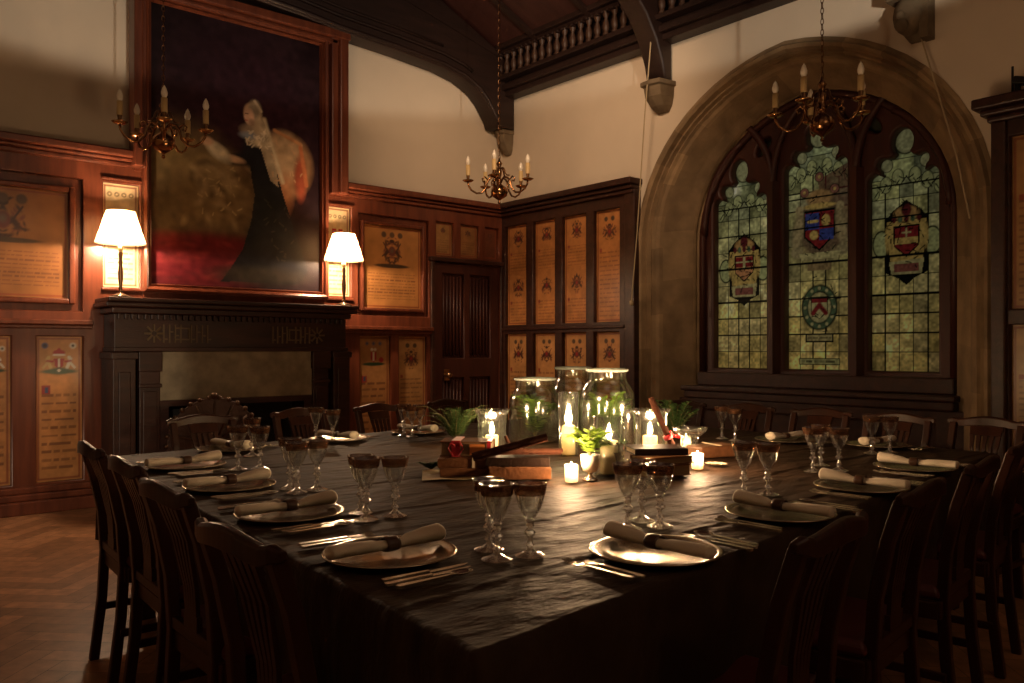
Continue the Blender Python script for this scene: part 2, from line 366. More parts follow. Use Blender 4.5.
# window wall
for k, (a, b, sty, w_) in enumerate(((7.22, 6.86, 'two', 'nearest the corner'), (6.75, 6.40, 'two', 'second from the corner'), (6.29, 5.94, 'two', 'third from the corner'), (5.83, 5.48, 'one', 'nearest the stone arch, with one large crest'))):
    board('x', a, b, 1.53, 2.65, sty, 20 + k, 'tall upper board on the window wall, ' + w_, 'tall boards above the rail on the window wall', (.44, .185, .058))
    board('x', a, b, .30, 1.43, 'one', 30 + k, 'lower board on the window wall, ' + w_.split(',')[0], 'boards below the rail on the window wall', (.48, .235, .085))
board('x', 2.02, 1.60, 1.52, 2.66, 'one', 41, 'upper board right of the stone arch, cut by the picture edge', 'boards right of the stone arch', (.36, .19, .07), 6.07)
board('x', 2.02, 1.60, .45, 1.42, 'one', 42, 'lower board right of the stone arch, cut by the picture edge', 'boards right of the stone arch', (.42, .24, .09), 6.07)

# ------------------------------------------------------------------ room shell
def box_struct(name, m, *boxes, bevel=0):
    b = MB()
    for q in boxes: b.bb(*q)
    return struct(b.obj(name, m, bevel=bevel))

# floor : herringbone parquet, one mesh
def make_floor():
    vs, fs, cs = [], [], []; L, W = .42, .105; rs = random.Random(3)
    n = int(L / W); g = .0015
    x0, x1, y0, y1 = -1.7, 6.8, -2.2, 7.9
    ca = R(45)
    for i in range(-60, 80):
        for j in range(-40, 60):
            for kind in (0, 1):
                if kind == 0: u, v, a, b = i * W + j * L * 0 + j * L, i * W - j * L * 0, L, W
                else: u, v, a, b = i * W + j * L - 0, i * W, W, L
                # standard herringbone : unit shift (W,W), repeat (L*? )
                uu = i * W + j * 2 * L; vv = i * W
                if kind == 1: uu, vv = uu + L, vv
                if kind == 1: rect = (uu, vv - L + W, W, L)
                else: rect = (uu, vv, L, W)
                X0, Y0, dx, dy = rect
                pts = [(X0 + g, Y0 + g), (X0 + dx - g, Y0 + g), (X0 + dx - g, Y0 + dy - g), (X0 + g, Y0 + dy - g)]
                q = [((p[0]) * 1.0 - 8, p[1]) for p in pts]
                q = [(p[0] * math.cos(ca) - p[1] * math.sin(ca) + 2, p[0] * math.sin(ca) + p[1] * math.cos(ca) + 3) for p in q]
                cx = sum(p[0] for p in q) / 4; cy = sum(p[1] for p in q) / 4
                if not (x0 < cx < x1 and y0 < cy < y1): continue
                k = len(vs); vs += [(p[0], p[1], 0) for p in q]; fs.append((k, k + 1, k + 2, k + 3))
                t = rs.uniform(.7, 1.3); cs += [(.36 * t, .175 * t, .085 * t, 1)] * 4
    k = len(vs); vs += [(x0, y0, -.004), (x1, y0, -.004), (x1, y1, -.004), (x0, y1, -.004)]; fs.append((k, k + 1, k + 2, k + 3)); cs += [(.05, .025, .012, 1)] * 4
    me = bpy.data.meshes.new('floor'); me.from_pydata(vs, [], fs); me.update()
    c = me.color_attributes.new('Col', 'FLOAT_COLOR', 'POINT'); c.data.foreach_set('color', [q for r_ in cs for q in r_])
    me.materials.append(M['floor']); o = bpy.data.objects.new('floor', me); col.objects.link(o); struct(o)
make_floor()

XL, YF = -1.5, -2.0
# fireplace wall, window wall with arched hole, far walls
box_struct('wall_back', 'plaster', (XL, 6.14, 7.36, 7.6, 0, 6.9))
def arch(c, hw, zs, zt, z0, n=28, pw=2.0):
    pts = [(c - hw, z0)]
    for i in range(n + 1):
        a = PI - PI * i / n; ca, sa = math.cos(a), math.sin(a)
        e = zs + (zt - zs) * (abs(sa) ** (2 / pw)) + .045 * (1 - abs(ca)) ** 3
        pts.append((c + hw * ca, e))
    pts.append((c + hw, z0)); return pts
WC = 3.73
outer_arch = arch(WC, 1.57, 2.20, 3.72, 0)
inner_arch = arch(WC, 1.17, 2.28, 3.42, 0)
hole = [(WC - 1.57, 0.002)] + outer_arch[1:-1] + [(WC + 1.57, .002)]
struct(plate('wall_right', [(YF, 0), (7.6, 0), (7.6, 6.9), (YF, 6.9)], [hole], 6.14, 6.20, 'plaster', 'x'))
box_struct('wall_left', 'plaster', (XL - .2, XL, YF, 7.6, 0, 6.9))
box_struct('wall_front', 'plaster', (XL - .2, 7.2, YF - .2, YF, 0, 6.9))
# splayed stone reveal with roll mouldings
def sect(k, dx, off, din):     # arch section displaced
    return None
mb = MB()
def ring_pts(hw, zs, zt, X, z0=0):
    a = arch(WC, hw, zs, zt, z0); k = 7; zl = a[1][1]
    left = [(a[0][0], z0 + (zl - z0) * i / k) for i in range(k)]; right = [(a[-1][0], z0 + (zl - z0) * i / k) for i in range(k - 1, -1, -1)]
    return [(X, y, z) for (y, z) in left + a[1:-1] + right]
secs = [(1.60, 2.20, 3.75, 6.135), (1.57, 2.20, 3.72, 6.125), (1.55, 2.20, 3.70, 6.10), (1.52, 2.21, 3.675, 6.12), (1.51, 2.21, 3.66, 6.17), (1.485, 2.21, 3.64, 6.16), (1.47, 2.21, 3.63, 6.20), (1.45, 2.22, 3.61, 6.19),
        (1.43, 2.22, 3.60, 6.22), (1.40, 2.23, 3.575, 6.24), (1.38, 2.23, 3.56, 6.27), (1.27, 2.26, 3.49, 6.42), (1.20, 2.27, 3.44, 6.50), (1.19, 2.27, 3.43, 6.53), (1.21, 2.27, 3.45, 6.56), (1.16, 2.28, 3.41, 6.58), (1.15, 2.28, 3.40, 6.64), (1.15, 2.28, 3.40, 6.95)]
rings = [ring_pts(hw, zs, zt, X) for hw, zs, zt, X in secs]
n = len(rings[0]); vs = [v for r_ in rings for v in r_]
fs = [(j * n + i, j * n + i + 1, (j + 1) * n + i + 1, (j + 1) * n + i) for j in range(len(rings) - 1) for i in range(n - 1)]
mb.add(vs, fs, False); ao = struct(mb.obj('trim_1', 'block_stone'))
ca_ = ao.data.color_attributes.new('Col', 'FLOAT_COLOR', 'CORNER'); rsb = np.random.RandomState(12); blk = rsb.uniform(.78, 1.18, (8, 60)); cc_ = []
for pi_, pl_ in enumerate(ao.data.polygons):
    j_, i_ = divmod(pi_, n - 1); g_ = 0 if j_ < 6 else 1 if j_ < 10 else 2 if j_ < 12 else 3
    t_ = blk[g_, (i_ + (g_ % 2)) // 2]
    for _ in range(pl_.loop_total): cc_ += [.27 * t_, .185 * t_ * (.97 + .03 * t_), .10 * t_, 1]
ca_.data.foreach_set('color', cc_)
# label moulding ring around the arch on plaster
# ---- window : tracery plate, mullions, glass
def light_shape(c, hw, z0, zs, k=1.0):
    h = [(hw, z0), (hw, zs - .02)]
    for a in range(0, 100, 20): h.append((hw - .075 * k + .075 * k * math.cos(R(a)), zs + .06 * math.sin(R(a))))
    h += [(hw * .62, zs + .035)]
    cx, cz, r = hw * .56, zs + .125 * k, .052 * k
    for a in range(-60, 150, 30): h.append((cx + r * math.cos(R(a)), cz + r * math.sin(R(a))))
    h += [(hw * .30, zs + .17 * k)]
    cz, r = zs + .285 * k, .088 * k
    for a in range(-50, 91, 20): h.append((r * math.cos(R(a)), cz + r * 1.25 * math.sin(R(a))))
    h.append((0, cz + r * 1.25))
    return [(c + a, z) for a, z in h] + [(c - a, z) for a, z in reversed(h[:-1])]
LIGHTS = [(4.485, .285, 1.08, 2.62, 1.0), (3.73, .292, 1.08, 2.82, .95), (2.985, .278, 1.08, 2.62, 1.0)]
shapes = [light_shape(*q) for q in LIGHTS]
def eyelet(y, z, a, b, rot):
    return [(y + a * math.cos(t) * math.cos(rot) - b * math.sin(t) * math.sin(rot), z + a * math.cos(t) * math.sin(rot) + b * math.sin(t) * math.cos(rot)) for t in [2 * PI * i / 14 for i in range(14)]]
eyes = [eyelet(WC + .50, 3.09, .10, .05, -.8), eyelet(WC - .50, 3.09, .10, .05, .8)]
tr_out = arch(WC, 1.20, 2.28, 3.45, .62)
win = struct(plate('window_1', tr_out, shapes + eyes, 6.60, 6.72, 'wwood', 'x', bevel=.02))
mb = MB()
for s_ in (-1, 1):
    y = WC + s_ * .385
    mb.loft([[(6.60, y - .055, z), (6.53, y - .025, z), (6.53, y + .025, z), (6.60, y + .055, z), (6.66, y + .06, z), (6.66, y - .06, z)] for z in (1.0, 2.75)])
    arc = []                                      # rib from mullion to the outer arch
    for i in range(11):
        t = i / 10; arc.append((6.57, y + s_ * (.72 * (1 - math.cos(t * PI / 2.6))) * 1.0, 2.72 + .75 * math.sin(t * PI / 2.6)))
    mb.tube(arc, .035, 6)
    arc = [(6.57, y - s_ * (.60 * (1 - math.cos(t / 10 * PI / 2.8))), 2.72 + .78 * math.sin(t / 10 * PI / 2.8)) for t in range(11)]
    mb.tube(arc, .032, 6)
    arc = [(6.57, WC + s_ * (1.12 - .62 * (1 - math.cos(t / 10 * PI / 2.5))), 2.35 + .85 * math.sin(t / 10 * PI / 2.5)) for t in range(11)]
    mb.tube(arc, .03, 6)
mb.obj('mullion', 'wwood', win)
mb = MB(); mb.tube([(6.585, y, z) for y, z in arch(WC, 1.15, 2.28, 3.40, 1.0)], .035, 6); mb.obj('frame_moulding', 'wwood', win)

GP = (.36, .40, .21)
def glass(i, y_c, hw, z0, zs, k):
    w, h = 2 * hw + .01, zs + .42 * k - z0; p = Paint(w, h, .0065, GP); rs = np.random.RandomState(60 + i)
    c = w / 2; nc = 5 if i else 5
    # leaded quarries
    cw = w / nc; rh = .155; rows = int(h / rh) + 1
    for r_ in range(rows):
        for q in range(nc):
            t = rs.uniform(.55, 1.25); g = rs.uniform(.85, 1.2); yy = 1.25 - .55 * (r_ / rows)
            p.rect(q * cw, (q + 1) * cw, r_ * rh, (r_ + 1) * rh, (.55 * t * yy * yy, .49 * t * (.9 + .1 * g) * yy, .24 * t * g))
    p.noise(.4, 8, 70 + i); p.noise(.3, 22, 80 + i)
    LD = (.004, .004, .003)
    z = lambda zz: zz - z0
    if i == 0:  # bright spots of outside light painted into the left pane's colour
        for k_ in range(16): p.ell(rs.uniform(.1, w - .05), z(rs.uniform(1.6, 2.5)), .015 + .03 * rs.rand(), .02 + .06 * rs.rand(), (.95, .85, .5), .5, 0, .8)
        p.ell(c - .09, z(2.75), .05, .05, (1, 1, .8), .5)
    for r_ in range(rows): p.rect(0, w, r_ * rh - .004, r_ * rh + .004, LD)
    for q in range(1, nc): p.rect(q * cw - .004, q * cw + .004, 0, z(zs + .05), LD)
    for q in range(3):
        for s_ in (-1, 1):
            yy = z(zs) - .35 * q; p.ell(c + s_ * cw * 1.0, yy, cw * .55, .075, LD, .04, op=1) if False else None
    # heads : roundels
    for (yy, zz, rr) in ((c - hw * .56, z(zs + .125 * k), .045), (c + hw * .56, z(zs + .125 * k), .045), (c, z(zs + .30 * k), .085)):
        p.ell(yy, zz, rr * 1.15, rr * 1.25, LD, .05); p.ell(yy, zz, rr, rr * 1.1, (.42, .42, .26), .05)
    for s_ in (-1, 1):
        for q in range(3): p.ell(c + s_ * w * (.12 + .17 * q), z(zs + .02 - .05 * q), .05, .07, LD, .06); p.ell(c + s_ * w * (.12 + .17 * q), z(zs + .02 - .05 * q), .043, .063, (.42, .44, .24), .06)
    RED = (.20, .018, .022); YEL = (.50, .34, .12); WHT = (.44, .38, .20); BLU = (.04, .055, .26); GRN = (.08, .12, .07); DKR = (.10, .016, .02)
    def shield(cx, cz, s, c1, c2):
        P_ = lambda m_: [(cx - .9 * s * m_, cz + s * m_), (cx + .9 * s * m_, cz + s * m_), (cx + .85 * s * m_, cz - .4 * s * m_), (cx, cz - 1.15 * s * m_), (cx - .85 * s * m_, cz - .4 * s * m_)]
        p.poly(P_(1.12), LD); p.poly(P_(1), c1); return P_
    if i in (0, 2):
        zc = z(2.02 if i == 0 else 2.13)
        for s_ in (-1, 1):        # side ovals
            for (rr, cc) in ((1.15, LD), (1, (.40, .42, .22))): p.ell(c + s_ * .20, zc - .02, .065 * rr, .10 * rr, cc, .05)
        p.poly([(c - .17, zc + .17), (c - .11, zc + .24), (c, zc + .32), (c + .11, zc + .24), (c + .17, zc + .17), (c + .16, zc - .26), (c + .07, zc - .30), (c, zc - .36), (c - .07, zc - .30), (c - .16, zc - .26)], LD)
        p.poly([(c - .155, zc + .16), (c + .155, zc + .16), (c + .13, zc - .16), (c, zc - .22), (c - .13, zc - .16)], YEL)
        p.ell(c, zc + .21, .10, .06, (.42, .24, .10)); p.ell(c, zc + .24, .04, .05, DKR)
        for q in range(-2, 3): p.ell(c + q * .05, zc + .17, .018, .028, GRN if q % 2 else DKR)
        shield(c, zc, .105, RED if i == 2 else (.45, .20, .10), WHT)
        if i == 0: p.poly([(c - .09, zc + .10), (c + .09, zc + .10), (c + .09, zc + .01), (c - .09, zc + .01)], RED); p.rect(c - .01, c + .01, zc, zc + .1, WHT); p.rect(c - .09, c + .09, zc + .045, zc + .06, WHT)
        else: p.rect(c - .09, c + .09, zc - .03, zc + .02, YEL); p.seg(c - .03, zc + .06, c + .03, zc + .06, .012, WHT); p.seg(c, zc + .03, c, zc + .09, .012, WHT)
        p.poly([(c - .14, zc - .17), (c + .14, zc - .15), (c + .12, zc - .27), (c - .12, zc - .27)], WHT); p.rect(c - .10, c + .10, zc - .25, zc - .19, (.22, .07, .06))
        for s_ in (-1, 1): p.ell(c + s_ * .15, zc + .02, .022, .10, YEL, .3)
    else:
        zc = z(2.30)
        p.poly([(c - .02, zc + .42), (w, zc + .55), (w, zc - .05), (c + .15, zc - .2)], DKR, .75)
        p.ell(c, zc, .26, .33, (.14, .09, .06), .25, op=.8)
        for q in ((c, zc + .45), (c - .14, zc + .33), (c + .14, zc + .33)): p.ell(*q, .045, .045, LD, .1); p.ell(*q, .038, .038, (.24, .10, .08), .1); p.ell(*q, .014, .014, YEL, .2)
        p.ell(c, zc + .27, .12, .07, (.38, .22, .10)); p.ell(c, zc + .20, .15, .025, YEL)
        shield(c, zc, .15, RED, WHT)
        p.rect(c - .13, c, zc, zc + .14, BLU); p.rect(c + .0, c + .13, zc - .10, zc, BLU); p.ell(c + .06, zc + .07, .04, .05, YEL); p.ell(c - .05, zc - .05, .04, .04, YEL); p.seg(c - .1, zc + .07, c - .02, zc + .07, .02, YEL)
        for s_ in (-1, 1): p.ell(c + s_ * .20, zc, .045, .17, (.34, .26, .15), .3, s_ * .15); p.ell(c + s_ * .19, zc + .18, .035, .04, (.34, .26, .15)); p.ell(c + s_ * .21, zc - .19, .06, .05, (.3, .24, .14))
        p.poly([(c - .20, zc - .20), (c + .20, zc - .20), (c + .17, zc - .26), (c - .17, zc - .26)], WHT); p.rect(c - .11, c + .11, zc - .36, zc - .29, (.25, .17, .09))
        zc = z(1.62)
        p.ell(c, zc, .17, .20, LD, .05); p.ell(c, zc, .155, .185, GRN, .05); 
        for q in range(12): p.ell(c + .135 * math.cos(q * PI / 6), zc + .165 * math.sin(q * PI / 6), .014, .014, WHT, .3)
        p.ell(c, zc, .112, .14, LD, .05); p.ell(c, zc, .105, .13, WHT, .05); P_ = shield(c, zc, .082, WHT, RED)
        p.rect(c - .07, c + .07, zc + .045, zc + .08, RED)
        p.seg(c - .06, zc - .05, c, zc + .02, .03, RED); p.seg(c + .06, zc - .05, c, zc + .02, .03, RED)
        p.rect(c - .13, c + .13, zc - .30, zc - .23, LD); p.rect(c - .12, c + .12, zc - .29, zc - .24, (.40, .32, .16)); text(p, c - .11, c + .11, zc - .285, zc - .245, 1, rs, LD)
        p.rect(c - .19, c + .19, .045, .10, LD); p.rect(c - .18, c + .18, .052, .093, (.42, .38, .18)); text(p, c - .17, c + .17, .05, .095, 1, rs, LD)
    rs2 = np.random.RandomState(200 + i)
    for k_ in range(46):       # small lead pieces and painted detail over the arms
        zc2 = z(2.06 if i == 0 else 2.15 if i == 2 else (2.30 if k_ % 3 else 1.62)); a_ = rs2.uniform(0, 2 * PI); r2 = rs2.uniform(.05, .22)
        x_, y_ = c + r2 * math.cos(a_) * .9, zc2 + r2 * math.sin(a_) * 1.3; b_ = rs2.uniform(0, PI); l_ = rs2.uniform(.015, .05)
        p.seg(x_, y_, x_ + l_ * math.cos(b_), y_ + l_ * math.sin(b_), .007, LD, .75)
    for q in range(9):         # curved leads round the head
        for s_ in (-1, 1): p.seg(c + s_ * w * .05 * q, z(zs + .02) - .012 * q, c + s_ * w * .05 * (q + 1), z(zs + .02) - .012 * (q + 1) + (.03 if q % 2 else -.03), .007, LD)
    p.noise(.4, 34, 300 + i)
    for zz in (.31, .62, .93, 1.24, 1.50): p.rect(0, w, zz - .008, zz + .008, LD)
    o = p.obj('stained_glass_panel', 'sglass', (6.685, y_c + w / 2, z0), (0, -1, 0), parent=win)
    o['label'] = ('left light of pale glass with a red and gold shield', 'centre light with large coat of arms above a green roundel', 'right light of greenish glass with a red shield')[i]
for i, q in enumerate(LIGHTS): glass(i, *q)
mb = MB()
for e_ in eyes:
    ys = [a for a, b in e_]; zs_ = [b for a, b in e_]
    mb.add([(6.685, a, b) for a, b in e_], [tuple(range(len(e_)))])
eo = mb.obj('spandrel_glass', mat('spandrel_glass', (.04, .05, .03), .3), win)
# sill and panelling below the window
mb = MB(); mb.bb(6.35, 6.66, WC - 1.24, WC + 1.24, .87, .915); mb.bb(6.38, 6.66, WC - 1.22, WC + 1.22, .80, .87); mb.bb(6.52, 6.66, WC - 1.17, WC + 1.17, .915, 1.04); struct(mb.obj('trim_2', 'dwood', bevel=.012))
hs = [[(WC - 1.08 + .56 * k, .16), (WC - .62 + .56 * k, .16), (WC - .62 + .56 * k, .70), (WC - 1.08 + .56 * k, .70)] for k in range(4)]
struct(plate('trim_3', [(WC - 1.3, 0), (WC + 1.3, 0), (WC + 1.3, .80), (WC - 1.3, .80)], hs, 6.40, 6.44, 'dwood', 'x', bevel=.01))
box_struct('trim_4', 'dwood', (6.45, 6.48, WC - 1.3, WC + 1.3, 0, .80))

# ---- wainscot, fireplace wall
def rc(a, b, z0, z1): return [(a, z0), (b, z0), (b, z1), (a, z1)]
TOPW = 2.80
holes_b = [rc(1.37, 1.70, .22, 1.36), rc(.93, 1.20, .22, 1.36), rc(.35, .75, .22, 1.36), rc(1.85, 2.13, 1.77, 2.62),
           rc(3.86, 4.12, 1.78, 2.65), rc(4.22, 4.58, .22, 1.39), rc(4.68, 5.03, .22, 1.39),
           rc(5.15, 5.38, 2.27, 2.63), rc(5.48, 5.73, 2.27, 2.63), rc(5.82, 6.02, 2.27, 2.63), rc(5.12, 6.03, .003, 2.20),
           rc(.60, 1.70, 1.56, 2.62), rc(4.20, 5.05, 1.60, 2.62)]
struct(plate('trim_5', rc(XL, 6.11, 0, TOPW), holes_b, 7.275, 7.325, 'mahog', 'y', bevel=.008))
mb = MB()
for (a, b, z0, z1) in ((.60, 1.70, 1.56, 2.62), (4.20, 5.05, 1.60, 2.62)):   # sunk field behind large boards
    mb.bb(a, b, 7.322, 7.345, z0, z1)
struct(mb.obj('trim_6', 'mahog'))
def frame_mb(mb, a, b, z0, z1, wd, y0, y1, axis='y'):
    for q in ((a - wd, a, z0 - wd, z1 + wd), (b, b + wd, z0 - wd, z1 + wd), (a, b, z0 - wd, z0), (a, b, z1, z1 + wd)):
        if axis == 'y': mb.bb(q[0], q[1], y0, y1, q[2], q[3])
        else: mb.bb(y0, y1, q[0], q[1], q[2], q[3])
mb = MB()
frame_mb(mb, .70, 1.60, 1.66, 2.50, .045, 7.27, 7.33); frame_mb(mb, 4.27, 4.97, 1.68, 2.52, .035, 7.27, 7.33)
struct(mb.obj('trim_7', 'mahog', bevel=.012))
mb = MB()   # crown moulding left and right of overmantel
for (a, b) in ((XL, 2.06), (4.02, 6.11)):
    mb.bb(a, b, 7.24, 7.36, 2.76, 2.80); mb.bb(a, b, 7.21, 7.36, 2.80, 2.83); mb.bb(a, b, 7.17, 7.36, 2.83, 2.89)
struct(mb.obj('trim_8', 'mahog', bevel=.012))
mb = MB()   # dado rail
for (a, b) in ((XL, 1.76), (3.98, 5.07)): mb.bb(a, b, 7.23, 7.28, 1.42, 1.45); mb.bb(a, b, 7.20, 7.28, 1.45, 1.49)
for (a, b) in ((1.83, 2.15), (3.84, 4.14)): mb.bb(a, b, 7.25, 7.28, 1.735, 1.76); mb.bb(a, b, 7.25, 7.28, 2.64 if a < 3 else 2.66, 2.66 if a < 3 else 2.68)
struct(mb.obj('trim_9', 'mahog', bevel=.008))
mb = MB()
for (a, b) in ((XL, 1.78), (3.98, 5.07)): mb.bb(a, b, 7.16, 7.28, 0, .10); mb.bb(a, b, 7.20, 7.28, .10, .15); mb.bb(a, b, 7.23, 7.28, .15, .20)
struct(mb.obj('baseboard_back', 'mahog', bevel=.01))
# overmantel surround
mb = MB()
frame_mb(mb, 2.20, 3.84, 1.74, 4.20, .0, 7.2, 7.3)
mb = MB(); mb.bb(2.08, 4.00, 7.26, 7.36, 2.74, 4.28); mb.bb(2.15, 3.83, 7.26, 7.36, 1.66, 2.76)
struct(mb.obj('trim_10', 'mahog'))
mb = MB()
for (x0, x1, y0) in ((2.05, 2.12, 7.14), (2.12, 2.17, 7.18), (3.86, 3.93, 7.18), (3.93, 4.02, 7.14)): mb.bb(x0, x1, y0, 7.3, 2.76, 4.28)
mb.bb(2.05, 4.02, 7.18, 7.3, 4.20, 4.25); mb.bb(2.03, 4.04, 7.13, 7.3, 4.25, 4.33)
struct(mb.obj('trim_11', 'mahog', bevel=.012))

# door in the fireplace wall
dholes = [rc(5.24, 5.53, 1.16, 2.08), rc(5.61, 5.90, 1.16, 2.08), rc(5.24, 5.53, .2, .95), rc(5.61, 5.90, .2, .95)]
door = struct(plate('door_1', rc(5.125, 6.025, .01, 2.195), dholes, 7.285, 7.325, 'wwood', 'y', bevel=.01))
mb = MB(); mb.bb(5.13, 6.02, 7.328, 7.345, .01, 2.19)
for (a, b, z0, z1) in ((5.24, 5.53, 1.16, 2.08), (5.61, 5.90, 1.16, 2.08), (5.24, 5.53, .2, .95), (5.61, 5.90, .2, .95)):
    for k in range(6): mb.tube([(a + .03 + (b - a - .06) * k / 5, 7.318, z0 + .03), (a + .03 + (b - a - .06) * k / 5, 7.318, z1 - .03)], .017, 6)
mb.obj('linenfold_panel', 'wwood', door)
mb = MB(); mb.tube([(5.29, 7.285, .98), (5.29, 7.25, .98)], .012, 8); mb.ball((5.29, 7.235, .98), .033); mb.box((5.29, 7.283, .98), (.07, .006, .12)); mb.obj('door_handle', 'knob', door)
mb = MB(); mb.bb(5.07, 5.12, 7.25, 7.29, 0, 2.22); mb.bb(6.03, 6.08, 7.25, 7.29, 0, 2.22); mb.bb(5.05, 6.10, 7.23, 7.29, 2.20, 2.245); struct(mb.obj('trim_12', 'dwood', bevel=.01))

# ---- wainscot, window wall
hr = []
for (a, b) in ((7.22, 6.86), (6.75, 6.40), (6.29, 5.94), (5.83, 5.48)): hr += [rc(b, a, 1.53, 2.65), rc(b, a, .30, 1.43)]
struct(plate('trim_13', rc(5.30, 7.30, 0, 2.80), hr, 6.06, 6.125, 'dwood', 'x', bevel=.008))
mb = MB(); mb.bb(6.02, 6.14, 5.28, 7.30, 2.76, 2.80); mb.bb(5.99, 6.14, 5.27, 7.30, 2.80, 2.84); mb.bb(5.95, 6.14, 5.25, 7.30, 2.84, 2.90); mb.bb(6.04, 6.14, 5.27, 5.40, 0, 2.8); mb.bb(6.035, 6.07, 5.40, 7.27, 1.465, 1.495); mb.bb(6.0, 6.08, 5.28, 7.2, 0, .14)
struct(mb.obj('trim_14', 'dwood', bevel=.01))
struct(plate('trim_15', rc(YF, 2.10, 0, 2.78), [rc(1.60, 2.02, 1.52, 2.66), rc(1.60, 2.02, .45, 1.42)], 6.02, 6.09, 'dwood', 'x', bevel=.008))
mb = MB(); mb.bb(6.09, 6.14, YF, 2.10, 0, 2.78); mb.bb(5.97, 6.14, YF, 2.14, 2.76, 2.80); mb.bb(5.93, 6.14, YF, 2.17, 2.80, 2.84); mb.bb(5.88, 6.14, YF, 2.205, 2.84, 2.91); mb.bb(5.98, 6.1, 2.03, 2.12, 0, 2.76)
struct(mb.obj('trim_16', 'dwood', bevel=.012))

# ---- roof timbers
def cornice(x0, y0, y1):
    mb = MB()
    mb.bb(x0 - .10, 6.14, y0, y1, 4.09, 4.15); mb.bb(x0 - .15, 6.14, y0, y1, 4.15, 4.21); mb.bb(x0 - .10, 6.14, y0, y1, 4.21, 4.25); mb.bb(x0 - .20, 6.14, y0, y1, 4.25, 4.30)
    mb.bb(x0 - .18, 6.14, y0, y1, 4.54, 4.58); mb.bb(x0 - .23, 6.14, y0, y1, 4.58, 4.64)
    k = y0 + .04
    while k < y1: mb.bb(x0 - .21, x0 - .15, k, k + .035, 4.515, 4.54); k += .07
    return mb
struct(cornice(6.08, YF, 7.36).obj('trim_17', 'rwood', bevel=.008))
mb = MB(); y = YF + .06
while y < 7.28:
    mb.lathe([(.030, 4.30), (.034, 4.32), (.020, 4.34), (.032, 4.37), (.034, 4.41), (.016, 4.47), (.030, 4.50), (.040, 4.54)], 8, (5.93, y, 0)); y += .115
struct(mb.obj('trim_18', mat('oak_baluster', (.05, .024, .014), .5)))
box_struct('trim_19', 'rwood', (6.04, 6.14, YF, 7.36, 4.30, 4.54))
# sloped ceiling
RX, RZ = 2.3, 4.50 + .457 * 3.84
sl = .457
mb = MB()
for (xa, za, xb, zb) in ((6.16, 4.49, RX, RZ), (RX, RZ, XL - .1, RZ - sl * (RX - XL + .1))):
    mb.add([(xa, YF, za), (xa, 7.4, za), (xb, 7.4, zb), (xb, YF, zb), (xa, YF, za + .1), (xa, 7.4, za + .1), (xb, 7.4, zb + .1), (xb, YF, zb + .1)],
           [(0, 1, 2, 3), (4, 5, 6, 7), (0, 1, 5, 4), (2, 3, 7, 6), (0, 3, 7, 4), (1, 2, 6, 5)])
struct(mb.obj('ceiling', 'roof'))
mb = MB()
for y in (6.55, 5.75, 4.2, 3.4, 1.9, 1.1, .3):
    mb.loft([[(5.95, y - .03, 4.54), (5.95, y + .03, 4.54), (5.95, y + .03, 4.6), (5.95, y - .03, 4.6)], [(RX, y - .03, RZ - .05), (RX, y + .03, RZ - .05), (RX, y + .03, RZ + .03), (RX, y - .03, RZ + .03)]])
for x in (5.0, 3.7): z = 4.50 + sl * (6.14 - x); mb.bb(x - .05, x + .05, YF, 7.3, z - .09, z + .03)
struct(mb.obj('trim_20', 'rwood'))
# trusses : side elevation in x (distance from window wall), extruded in y
def truss_pts(full=True):
    low = [(5.87, 3.74), (5.85, 3.80), (5.78, 3.90), (5.72, 3.98), (5.62, 4.07), (5.51, 4.13), (5.39, 4.18), (5.12, 4.235), (4.57, 4.28), (3.91, 4.315), (3.5, 4.36), (2.9, 4.40), (2.3, 4.42)]
    up = [(2.3, 5.12), (3.06, 5.06), (4.08, 4.93), (4.65, 4.82), (4.96, 4.75), (5.5, 4.62), (5.9, 4.52), (6.12, 4.50), (6.12, 3.74)]
    return low + up
def truss(y0, y1, name):
    o = struct(plate(name, truss_pts(), [], y0, y1, 'rwood', 'y', bevel=.015))
    z = lambda x: 4.50 + sl * (6.14 - x)
    p = plate('principal_rafter', [(6.1, z(6.1) - .02), (6.1, z(6.1) - .4), (RX, RZ - .46), (RX, RZ - .02)], [], y0 + .02, y1 - .02, 'rwood', 'y', bevel=.01, parent=o)
    mb = MB(); mb.tube([(x, y0 - .01, zz + .035) for x, zz in truss_pts()[:13]], .022, 6); mb.tube([(x, y0 - .01, zz + .14) for x, zz in truss_pts()[5:13]], .018, 6); mb.tube([(x, y0 - .01, zz + .22) for x, zz in truss_pts()[7:13]], .014, 6); mb.obj('roll_moulding', 'rwood', o)
    return o
truss(7.12, 7.35, 'trim_21')
